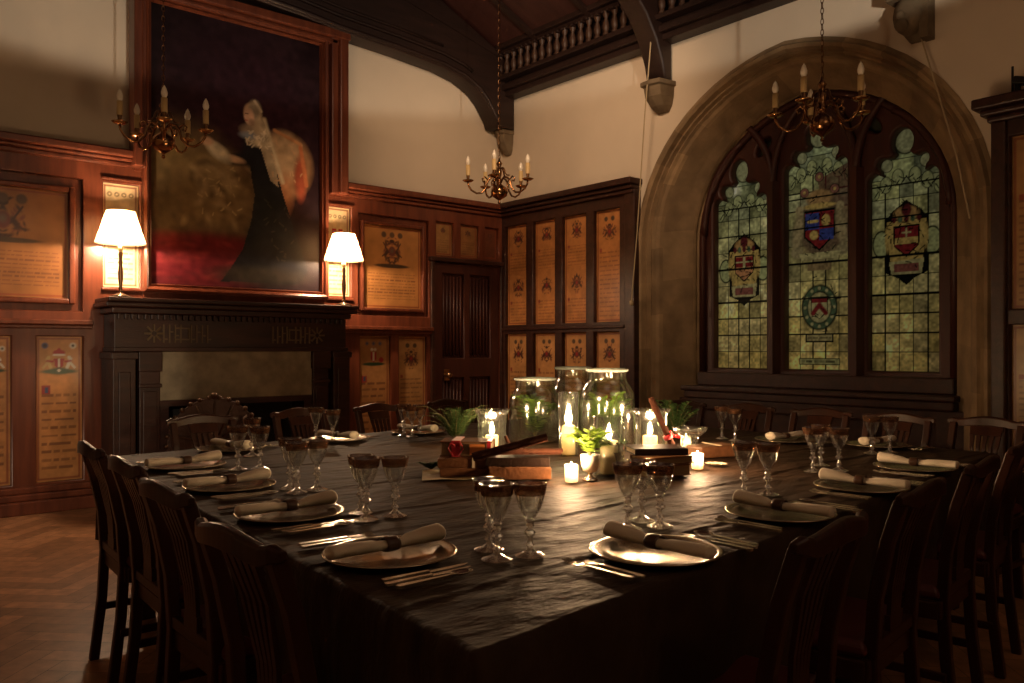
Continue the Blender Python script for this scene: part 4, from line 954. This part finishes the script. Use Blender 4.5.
def mk_spoon(label):
    t = thing('table_spoon', label, 'spoon', group='silver spoons')
    mb = MB(); handle(mb, -.10, .04); mb.obj('handle', 'silver', t)
    mb = MB(); n = 14; rings = [[(.068 + .030 * q * math.cos(2 * PI * k / n), .018 * q * math.sin(2 * PI * k / n), .003 + .008 * q * q) for k in range(n)] for q in (.1, .4, .7, 1)]
    vs = [v for r_ in rings for v in r_]; mb.add(vs, [(j * n + i, j * n + (i + 1) % n, (j + 1) * n + (i + 1) % n, (j + 1) * n + i) for j in range(3) for i in range(n)] + [tuple(range(n))], True)
    o = mb.obj('spoon_bowl', 'silver', t); sm = o.modifiers.new('s', 'SOLIDIFY'); sm.thickness = .0012; return t
def mk_goblet(label, kind):
    nm = 'water_goblet' if kind == 0 else 'wine_glass'
    t = thing(nm, label, 'glass', group='cut crystal glasses with dark gilt rims')
    H = .198 if kind == 0 else .192; n = 12
    mb = MB(); mb.lathe([(.001, .0), (.036, .0), (.038, .003), (.020, .010), (.009, .018), (.007, .024)], n, facet=True); mb.obj('foot', 'crystal', t)
    mb = MB(); mb.lathe([(.007, .022), (.012, .030), (.007, .038), (.0055, .048), (.012, .056), (.0155, .062), (.012, .068), (.006, .074), (.011, .080), (.008, .088), (.012, .094), (.003, .098)], 10, facet=True); mb.obj('stem', 'crystal', t)
    if kind == 0: pr = [(.003, .096), (.014, .102), (.024, .125), (.034, .155), (.0385, .175), (.043, H)]
    else: pr = [(.003, .096), (.015, .103), (.028, .128), (.0355, .155), (.0385, .172), (.0415, H)]
    mb = MB(); mb.lathe(pr + [(r_ - .0013, z) for r_, z in reversed(pr[1:])], 24); mb.obj('bowl', 'glass', t)
    a = pr[-1]; b = pr[-2]; f = lambda z: b[0] + (a[0] - b[0]) * (z - b[1]) / (a[1] - b[1]) + .0006
    mb = MB(); mb.lathe([(f(H - .030), H - .030), (f(H - .017), H - .017), (f(H - .001), H - .001)], 24); mb.obj('rim_band', 'rim', t)
    t.scale = (1, 1, .93)
    return t
protos = {}
def put(kind, fn, x, y, z, rz, label, *args):
    if kind not in protos:
        t = fn(label, *args); protos[kind] = t; t.location = (x, y, z); t.rotation_euler = (0, 0, rz)
    else: t = dup(protos[kind], (x, y, z), rz, label)
    return t
for (x, y, d, w) in PL:
    a = R(d); c, s = math.cos(a), math.sin(a)
    L_ = lambda u, v: (x + u * c - v * s, y + u * s + v * c)
    put('plate', mk_plate, x, y, TZ, a, 'round pewter plate ' + w)
    put('napkin', mk_napkin, x, y, TZ, a, 'rolled linen napkin lying on the plate ' + w)
    put('ring', mk_ring, x, y, TZ, a, 'dark ring round the napkin ' + w)
    far = d < 0 or d == 180
    for (v, kk, nm) in ((.195, 'fork', 'inner fork'), (.225, 'fork', 'outer fork')) + (() if far else ((-.193, 'knife', 'inner knife'), (-.222, 'knife', 'outer knife'), (-.252, 'spoon', 'soup spoon'))) if True else ():
        q = L_(-.03 + random.uniform(-.012, .012), v); sp = ' beside the plate '
        put(kk, {'fork': mk_fork, 'knife': mk_knife, 'spoon': mk_spoon}[kk], q[0], q[1], TZ, a + random.uniform(-.04, .04), nm + sp + w)
GL = [ # base pixel, kind, wording
    (366, 522, 0, 'front tall glass inside the nearest left plate'), (361, 515, 1, 'rear glass of the overlapping pair inside the nearest left plate'), (395, 518, 1, 'right-hand glass inside the nearest left plate'),
    (497, 562, 0, 'front tall glass nearest the camera at table centre'), (489, 552, 1, 'rear glass overlapping the frontmost tall glass'), (530, 558, 1, 'right-hand glass of the frontmost trio'),
    (628, 531, 0, 'front tall glass behind the nearest right plate'), (642, 523, 1, 'rear glass behind the nearest right plate'), (660, 529, 1, 'right-hand glass behind the nearest right plate'),
    (744, 497, 0, 'left tall glass behind the second right plate'), (768, 497, 1, 'right-hand glass behind the second right plate'),
    (290, 491, 0, 'rear tall glass inside the second left plate'), (297, 495, 1, 'front glass inside the second left plate'), (317, 492, 1, 'right-hand glass inside the second left plate'),
    (238, 472, 0, 'left tall glass inside the third left plate'), (260, 471, 1, 'right-hand glass inside the third left plate'), (252, 458, 1, 'rear small glass beyond the third left pair'),
    (316, 443, 0, 'left glass on the far side in front of second chair'), (333, 445, 1, 'right glass on the far side in front of second chair'),
    (404, 438, 0, 'left glass of the far trio before the narrow boards'), (412, 439, 1, 'middle glass of the far trio before the narrow boards'), (420, 437, 1, 'right glass of the far trio before the narrow boards'),
    (722, 441, 0, 'left glass before the reddish lit chair'), (735, 443, 1, 'right glass before the reddish lit chair'),
    (813, 474, 0, 'front tall glass behind the third right plate'), (821, 468, 1, 'rear glass behind the third right plate'), (839, 473, 1, 'right-hand glass behind the third right plate'),
    (872, 456, 0, 'left tall glass behind the farthest right plate'), (890, 455, 1, 'right-hand glass behind the farthest right plate')]
for (px, py, k, w) in GL:
    x, y = tp(px, py - 2); put(('gob', k), mk_goblet, x, y, TZ, random.uniform(0, 1), w, k)

# ------------------------------------------------------------------ centrepiece
def flame_at(x, y, z, e, parent=None, size=1.0, prt=None):
    mb = MB(); mb.lathe([(.0005, 0), (.005, .005), (.0065, .012), (.004, .024), (.0003, .036)], 10, (0, 0, 0)); 
    o = mb.obj('flame', 'flame', prt); o.scale = (size,) * 3
    o.location = (x, y, z)
    l = bpy.data.lights.new('candle_light', 'POINT'); l.energy = e; l.color = (1, .60, .32); l.shadow_soft_size = .018
    q = bpy.data.objects.new('candle_light', l); col.objects.link(q)
    w = (x, y, z) if prt is None else (prt.location.x + x, prt.location.y + y, prt.location.z + z)
    q.location = (w[0], w[1], w[2] + .062 * size)
CE = 11.0
def candle(x, y, z, r_, h, label, e, dx=0, sz=1.5):
    t = thing('candle', label, 'candle', (x, y, z), group='lit candles')
    mb = MB(); mb.lathe([(.001, 0), (r_, 0), (r_, h), (r_ * .85, h + .002), (r_ * .3, h - .004), (.001, h - .005)], 20); mb.obj('wax', 'wax', t)
    mb = MB(); mb.tube([(0, 0, h - .006), (.001, 0, h + .01)], .0012, 5); mb.obj('wick', 'black', t)
    l = bpy.data.lights.new('wax_glow', 'POINT'); l.energy = .55 * (r_ / .035); l.color = (1, .60, .26); l.shadow_soft_size = .01
    q = bpy.data.objects.new('wax_glow', l); col.objects.link(q); q.location = (x, y, z + max(h * .55, h - .03))
    flame_at(0, 0, h + .004, e, size=sz * 1.25, prt=t)
def vessel(name, label, cat, x, y, prof, m='jar', n=36, z=TZ, group=None):
    mb = MB(); th = .0022
    mb.lathe(prof + [(max(.001, r_ - th), zz + (th if i == len(prof) - 1 else 0)) for i, (r_, zz) in enumerate(reversed(prof))], n)
    o = mb.obj(name, m, None, (x, y, z)); return tag(o, label, cat, group)
def jar(x, y, R_, H_, rn, label):
    t = thing('glass_jar', label, 'jar', (x, y, TZ), group='large glass jars with greenery')
    pr = [(.001, .003), (R_ * .93, .003), (R_, .015), (R_, H_ * .60), (R_ * .97, H_ * .68), (R_ * .86, H_ * .76), (rn * 1.02, H_ * .83), (rn, H_ * .87), (rn, H_ * .965)]
    mb = MB(); mb.lathe(pr, 40); mb.lathe([(max(.001, a - .003), b + .001) for a, b in pr], 40); mb.obj('jar_body', 'jar', t)
    mb = MB(); mb.lathe([(rn, H_ * .955), (rn + .010, H_ * .965), (rn + .012, H_ * .985), (rn + .006, H_), (rn - .004, H_), (rn - .005, H_ * .97)], 40); mb.obj('jar_rim', 'rimglass', t)
    return t
M['rimglass'] = mat('thick_rim_glass', (.62, .70, .62), .12, trans=.45, ior=1.4)
J1 = tp(535, 441); J3 = tp(607, 447); J2 = tp(573, 434)
jar(*J1, .142, .348, .108, 'wide glass jar with greenery, leftmost of the three jars')
jar(*J2, .13, .40, .10, 'glass jar standing behind the other two jars')
jar(*J3, .142, .405, .100, 'tallest glass jar with leaves, rightmost of the three jars')

def leafmesh(mb, p, d, l, w, up=Vector((0, 0, 1))):
    d = d.normalized(); s = d.cross(up)
    if s.length < .01: s = Vector((1, 0, 0))
    s.normalize(); nrm = s.cross(d)
    a = p + d * l * .45 + s * w * .5 + nrm * w * .12; b = p + d * l * .45 - s * w * .5 + nrm * w * .12; e = p + d * l - nrm * l * .1
    mb.add([p, a, e, b], [(0, 1, 2), (0, 2, 3)])
def spray(name, label, cat, x, y, z, n, h, spread, leaf, m, seed, group=None, fern=False, droop=.3):
    rs = random.Random(seed); t = thing(name, label, cat, (x, y, z), group=group)
    ms = MB(); ml = MB()
    for i in range(n):
        a = rs.uniform(0, 2 * PI); sp = spread * rs.uniform(.35, 1); hh = h * rs.uniform(.6, 1); pts = []
        for k in range(8):
            u = k / 7; pts.append(Vector((math.cos(a) * sp * u ** 1.3, math.sin(a) * sp * u ** 1.3, hh * (u - droop * u ** 3))))
        ms.tube(pts, .0016, 5)
        for k in range(2 if fern else 2, 8):
            for q in range(3 if fern else 2):
                u = (k - q / 3) / 7; P = pts[k - 1].lerp(pts[k], 1 - q / 3); T_ = (pts[k] - pts[k - 1]).normalized()
                for s_ in (-1, 1):
                    side = T_.cross(Vector((0, 0, 1))); side = side.normalized() if side.length > .01 else Vector((1, 0, 0))
                    dirv = T_ * .5 + side * s_ + Vector((rs.uniform(-.3, .3), rs.uniform(-.3, .3), rs.uniform(-.2, .4))) * (.2 if fern else 1)
                    l = leaf * (1.15 - .7 * u) if fern else leaf * rs.uniform(.7, 1.2); leafmesh(ml, P, dirv, l, l * (.22 if fern else .55))
    ms.obj('stem', 'stem', t); ml.obj('leaves', m, t); return t
spray('greenery_sprig', 'dark green leafy sprigs inside the leftmost jar', 'greenery', *J1, TZ + .01, 18, .34, .125, .06, 'leaf', 1, 'greenery in jars')
spray('fern_sprig', 'dark sprigs low inside the leftmost jar', 'greenery', *J1, TZ + .01, 10, .30, .12, .06, 'dleaf', 21, 'greenery in jars', True)
spray('greenery_sprig', 'bright green sprigs inside the rear jar', 'greenery', *J2, TZ + .01, 10, .38, .10, .06, 'lleaf', 2, 'greenery in jars')
spray('fern_sprig', 'pointed green fronds inside the tallest jar', 'greenery', *J3, TZ + .01, 14, .42, .12, .08, 'leaf', 3, 'greenery in jars', True)
spray('greenery_sprig', 'lime leaves inside the tallest jar', 'greenery', *J3, TZ + .01, 14, .36, .12, .055, 'lleaf', 31, 'greenery in jars')
def hurr(x, y, r_, H_, label):
    vessel('hurricane_vase', label, 'vase', x, y, [(.001, .002), (r_ * .8, .002), (r_ * .88, .02), (r_ * .86, H_ * .5), (r_ * .9, H_ * .85), (r_ * 1.08, H_)], group='glass vases holding candles')
HL = tp(492, 449); HR = tp(650, 452); TC = tp(568.5, 455); C2 = tp(609, 474)
hurr(*HL, .083, .20, 'flared glass vase around the candle left of the jars')
hurr(*HR, .092, .21, 'flared glass vase around the candle right of the jars')
vessel('cylinder_vase', 'tall narrow glass cylinder between the jars holding a bright candle', 'vase', *TC, [(.001, .002), (.047, .002), (.048, .01), (.048, .30)], group='glass vases holding candles')
vessel('cylinder_vase', 'wide glass cylinder holding a pillar candle before the tallest jar', 'vase', *C2, [(.001, .002), (.062, .002), (.063, .01), (.063, .235)], group='glass vases holding candles')
candle(*HL, TZ + .004, .032, .065, 'short lit candle inside the left flared vase', CE * 1.0)
candle(*HR, TZ + .004, .035, .075, 'short lit candle inside the right flared vase', CE * 1.0)
candle(*TC, TZ + .004, .033, .135, 'tall lit candle inside the narrow glass cylinder', CE * 1.3, sz=2.2)
candle(C2[0], C2[1], TZ + .004, .036, .13, 'cream lit pillar candle inside the wide glass cylinder', CE * 1.0)
def votive(px, py, label, e):
    x, y = tp(px, py)
    vessel('votive_holder', 'small glowing glass votive holder ' + label, 'candle holder', x, y, [(.001, .001), (.023, .001), (.025, .006), (.026, .066)], 'votive', 20, group='small votive holders')
    candle(x, y, TZ + .004, .019, .02, 'small tealight inside the votive holder ' + label, e, sz=1.1)
votive(571.5, 482, 'in front of the narrow glass cylinder', CE * .8)
votive(697.5, 469, 'right of the book stack', CE * .8)
votive(686, 449, 'under the shallow glass bowl', CE * .5)
bx, by = tp(690, 453)
vessel('glass_bowl', 'shallow glass bowl with crumpled rim right of the flared vase', 'bowl', bx, by, [(.03, .075), (.05, .085), (.075, .105), (.085, .125)], 'jar', 24)
vessel('bowl_stand', 'low glass cylinder carrying the shallow bowl', 'stand', bx, by, [(.04, .0), (.04, .075)], 'jar', 24)
# silver cup with plant
cx, cy = tp(590, 480)
t = thing('silver_cup', 'small silver goblet filled with lime green sprigs', 'cup', (cx, cy, TZ))
M['cup'] = mat('bright_cup', (.80, .72, .58), .35, metal=.35)
mb = MB(); mb.lathe([(.001, 0), (.030, 0), (.031, .004), (.014, .012), (.008, .02), (.010, .03)], 24); mb.obj('foot', 'silver', t)
mb = MB(); mb.lathe([(.009, .028), (.028, .036), (.034, .06), (.038, .098), (.036, .098), (.031, .06), (.02, .04)], 28); mb.obj('cup_bowl', 'cup', t)
spray('potted_sprig', 'lime green leafy sprig growing from the silver goblet', 'plant', cx, cy, TZ + .08, 11, .17, .075, .038, 'lleaf', 5)
cx, cy = tp(603, 474)
mb = MB(); mb.lathe([(.001, 0), (.028, 0), (.036, .085), (.038, .09), (.033, .088), (.001, .08)], 20); tag(mb.obj('plant_pot', 'terra', None, (cx + .03, cy - .02, TZ)), 'small dark pot right behind the silver goblet', 'pot')
spray('potted_sprig', 'dark green sprig in the small dark pot', 'plant', cx + .03, cy - .02, TZ + .08, 9, .09, .06, .03, 'dleaf', 6)
# foliage around
x, y = tp(462, 447); spray('fern', 'arching green fern left of the left flared vase', 'plant', x + .05, y + .12, TZ, 30, .34, .21, .042, 'dleaf', 8, 'loose foliage', True, .4)
x, y = tp(677, 440); spray('evergreen_bunch', 'dark evergreen bunch behind the right flared vase', 'plant', x + .05, y + .05, TZ, 34, .27, .14, .036, 'dleaf', 9, 'loose foliage', False, .2)
x, y = tp(431, 470); spray('leaf_sprig', 'small pale leafy sprig at the left end of the books', 'plant', x, y, TZ, 12, .045, .06, .020, 'dleaf', 10, 'loose foliage', False, .2)
x, y = tp(716, 466)
mb = MB()
for k in range(9): q = k * .7; leafmesh(mb, Vector((0, 0, .004)), Vector((math.cos(q), math.sin(q), .25)), .055, .032)
tag(mb.obj('pale_flower', 'petal', None, (x, y, TZ)), 'pale green-white flower lying right of the right votive', 'flower')
mb = MB()
for k in range(9): mb.ball((.03 * math.cos(k * 2.1), .03 * math.sin(k * 1.7), .012 + .012 * (k % 3)), .009, 8)
x, y = tp(671, 449); tag(mb.obj('red_berries', 'berry', None, (x, y, TZ + .05)), 'cluster of red berries at the foot of the right flared vase', 'berries')

# books, parchment, cinnamon sticks
def book(px, py, l, w, h, rz, z, cover, label, group='old books in the centrepiece'):
    x, y = tp(px, py); t = thing('book', label, 'book', (x, y, z), rz, group)
    mb = MB(); mb.bb(-l / 2, l / 2, -w / 2, w / 2, 0, .004); mb.bb(-l / 2, l / 2, -w / 2, w / 2, h - .004, h); mb.bb(-l / 2, l / 2, w / 2 - .004, w / 2, .004, h - .004); mb.obj('cover', cover, t, bevel=.0015)
    mb = MB(); mb.bb(-l / 2 + .006, l / 2 - .006, -w / 2 + .006, w / 2 - .005, .004, h - .004); mb.obj('pages', 'pages', t); return t
view = CAMR
x, y = tp(475, 475)
mb = MB(); n = 12; vs = []
for j in range(n):
    for i in range(n): u, v = i / (n - 1) - .5, j / (n - 1) - .5; vs.append((u * .42, v * .26, .002 + .004 * math.sin(u * 9 + v * 4) ** 2))
mb.add(vs, [(j * n + i, j * n + i + 1, (j + 1) * n + i + 1, (j + 1) * n + i) for j in range(n - 1) for i in range(n - 1)], True)
tag(mb.obj('parchment_sheet', 'paper', None, (x, y, TZ), view + .1), 'pale parchment sheet lying under the left book stack', 'paper')
b1 = book(471, 475, .25, .17, .032, view + PI + .1, TZ + .008, 'book1', 'brown tied book at the bottom of the left stack')
b2 = book(469, 475, .24, .17, .034, view + PI + .02, TZ + .041, 'book1', 'brown book tied with string, second in the left stack')
b3 = book(468, 473, .21, .15, .060, view - .06, TZ + .076, 'book1', 'thick brown book tied with red ribbon on the left stack')
for (b, m_, hh, w_, l_) in ((b2, 'string', .036, .173, .01), (b3, 'ribbon', .062, .153, .035)):
    mb = MB(); px = -.02 if m_ == 'string' else -.04
    mb.bb(px - l_ / 2, px + l_ / 2, -w_ / 2 - .002, w_ / 2 + .002, hh - .001, hh + .002); mb.bb(px - l_ / 2, px + l_ / 2, -w_ / 2 - .003, -w_ / 2, 0, hh); mb.bb(px - l_ / 2, px + l_ / 2, w_ / 2, w_ / 2 + .003, 0, hh)
    for s_ in (-1, 1): mb.tube([(px, -w_ / 2 - .004, hh * .7), (px + s_ * .02, -w_ / 2 - .008, hh * .9), (px + s_ * .03, -w_ / 2 - .006, hh * .5), (px + s_ * .01, -w_ / 2 - .008, hh * .1)], .003, 6)
    mb.obj('ribbon' if m_ == 'ribbon' else 'string', m_, b)
    if m_ == 'ribbon': MB().bb(.085, .10, -w_ / 2 - .003, w_ / 2 + .003, hh - .001, hh + .001).bb(.085, .10, -w_ / 2 - .003, -w_ / 2, 0, hh + .001).obj('ribbon', m_, b)
mb = MB(); mb.bb(.015, .075, -.080, -.076, .008, .05); mb.obj('orange_slip', 'orange', b3)
book(519, 477, .24, .16, .045, view + PI + .05, TZ + .002, 'book1', 'brown book in front of the leftmost jar, bottom of the pair')
book(518, 476, .25, .15, .034, view + PI - .03, TZ + .048, 'book2', 'black book on top of the brown one before the leftmost jar')
book(660, 475, .20, .15, .045, view + .55, TZ + .002, 'book1', 'worn brown book at the bottom of the right stack')
book(662, 474, .21, .15, .030, view + .5, TZ + .048, 'pagesb', 'loose-paged pale book in the middle of the right stack') if False else book(662, 474, .21, .15, .030, view + .5, TZ + .048, 'book1', 'lighter brown book in the middle of the right stack')
book(656, 472, .22, .16, .026, view + PI + .12, TZ + .079, 'book2', 'black book on top of the right stack')
def stick(p0, p1, r_, label, ribbon=False):
    a, b = Vector(p0), Vector(p1); t = thing('cinnamon_stick', label, 'cinnamon stick', a, group='long cinnamon sticks')
    d = b - a; mb = MB(); s = d.cross(Vector((0, 0, 1))).normalized(); u = s.cross(d).normalized()
    prof = [(r_ * (1 - .04 * k) * math.cos(q), r_ * (1 - .04 * k) * math.sin(q)) for k, q in enumerate([i * PI / 7 for i in range(12)])]
    prof += [(x * .7, y * .7) for x, y in reversed(prof)]
    n = 9; rings = []
    for j in range(n):
        P = d * (j / (n - 1)); wob = 1 + .06 * math.sin(j * 2.3)
        rings.append([tuple(P + s * (x * wob) + u * (y * wob)) for x, y in prof])
    mb.loft(rings); mb.obj('bark', 'bark', t)
    if ribbon:
        mb = MB(); c = d * .25; mb.tube([d * .21, d * .29], r_ * 1.12, 12); mb.obj('ribbon', 'ribbon', t)
    return t
def w3(px, py, D):     # survey a photo pixel at a known distance from the viewpoint
    a = (px - CX) / F * D; return (.7604 * a + .6494 * D, -.6494 * a + .7604 * D, CH - (py - HZ) / F * D)
stick(w3(473, 458, 3.13), w3(547, 438, 3.17), .023, 'long cinnamon stick slanting over the black book')
stick(w3(492, 452, 3.25), w3(562, 452, 3.32), .018, 'level cinnamon stick below the slanting one, pointing at the candles')
stick(w3(513, 452, 3.36), w3(505, 436, 3.36), .009, 'short dark stick poking up behind the slanting cinnamon stick')
stick(w3(674, 450, 3.50), w3(650, 398, 3.50), .018, 'upright leaning cinnamon stick tied with red ribbon by right vase', True)
x, y = tp(716, 458)
t = thing('paper_parcel', 'brown paper parcel lying right of the shallow glass bowl', 'parcel', (x + .05, y + .06, TZ), view + .4)
mb = MB(); mb.loft([[(-.11, -.07, 0), (.11, -.07, 0), (.11, .07, 0), (-.11, .07, 0)], [(-.10, -.065, .05), (.10, -.06, .055), (.10, .06, .055), (-.10, .065, .05)]]); mb.obj('wrapping', 'book1', t, bevel=.008)
mb = MB(); mb.box((.0, -.0, .056), (.012, .14, .004)); mb.obj('string', 'string', t)

# ------------------------------------------------------------------ lights
def light(kind, name, loc, tgt, e, color, size=.3, sy=None, spot=None, blend=.1):
    l = bpy.data.lights.new(name, kind); l.energy = e; l.color = color
    if kind == 'AREA':
        l.size = size
        if sy: l.shape = 'RECTANGLE'; l.size_y = sy
    else: l.shadow_soft_size = size
    if spot: l.spot_size = spot; l.spot_blend = blend
    o = bpy.data.objects.new(name, l); col.objects.link(o); o.location = loc
    d = Vector(tgt) - Vector(loc); o.rotation_euler = d.to_track_quat('-Z', 'Y').to_euler(); return o
# dusk daylight outside the stained glass
light('AREA', 'dusk_sky_light', (8.0, 4.2, 2.2), (6.7, 3.73, 2.1), 10.5, (1, .93, .66), 3.2, 2.6)
# added spot behind the viewpoint, without a fitting, to brighten the upper wall
light('SPOT', 'added_upper_wall_spot', (2.2, -1.2, 2.2), (2.4, -1.2 + 3.8, 2.2 + 9.3), 680, (1, .84, .66), .04, spot=R(119), blend=.04)
light('SPOT', 'corner_wash_spot', (3.4, 4.0, 4.4), (6.1, 6.5, 3.1), 290, (1, .65, .40), .4, spot=R(80), blend=1)  # added lamp without a fitting, lifts the plaster round the corner
light('AREA', 'high_wash_light', (1.6, 1.6, 4.9), (3.2, 6.6, 2.6), 1.2, (1, .66, .38), 1.6)  # added weak overhead fill, no source modelled for it
light('SPOT', 'added_left_spot', (-1.2, -.5, 2.0), (1.0, 7.0, 1.05), 620, (1, .80, .56), .08, spot=R(20), blend=.25)  # added spot from the left, no doorway there; brightens the fireplace side
w = bpy.data.worlds.new('World'); bpy.context.scene.world = w; w.use_nodes = True
w.node_tree.nodes['Background'].inputs[0].default_value = (.05, .05, .06, 1); w.node_tree.nodes['Background'].inputs[1].default_value = .1

# ------------------------------------------------------------------ camera
cd = bpy.data.cameras.new('Camera'); cam = bpy.data.objects.new('Camera', cd); col.objects.link(cam)
cam.location = (0, 0, CH); cam.rotation_euler = (R(90), 0, CAMR); cd.sensor_width = 36; cd.lens = F / 1024 * 36; cd.shift_y = 7.5 / 1024; cd.clip_start = .03
S = bpy.context.scene; S.camera = cam
S.view_settings.view_transform = 'Standard'; S.view_settings.look = 'None'; S.view_settings.gamma = 1; S.view_settings.use_curve_mapping = False
S.view_settings.exposure = 0.0
S.cycles.use_denoising = True; S.cycles.max_bounces = 10; S.cycles.transparent_max_bounces = 24; S.cycles.sample_clamp_indirect = 3; S.cycles.caustics_reflective = False; S.cycles.caustics_refractive = False
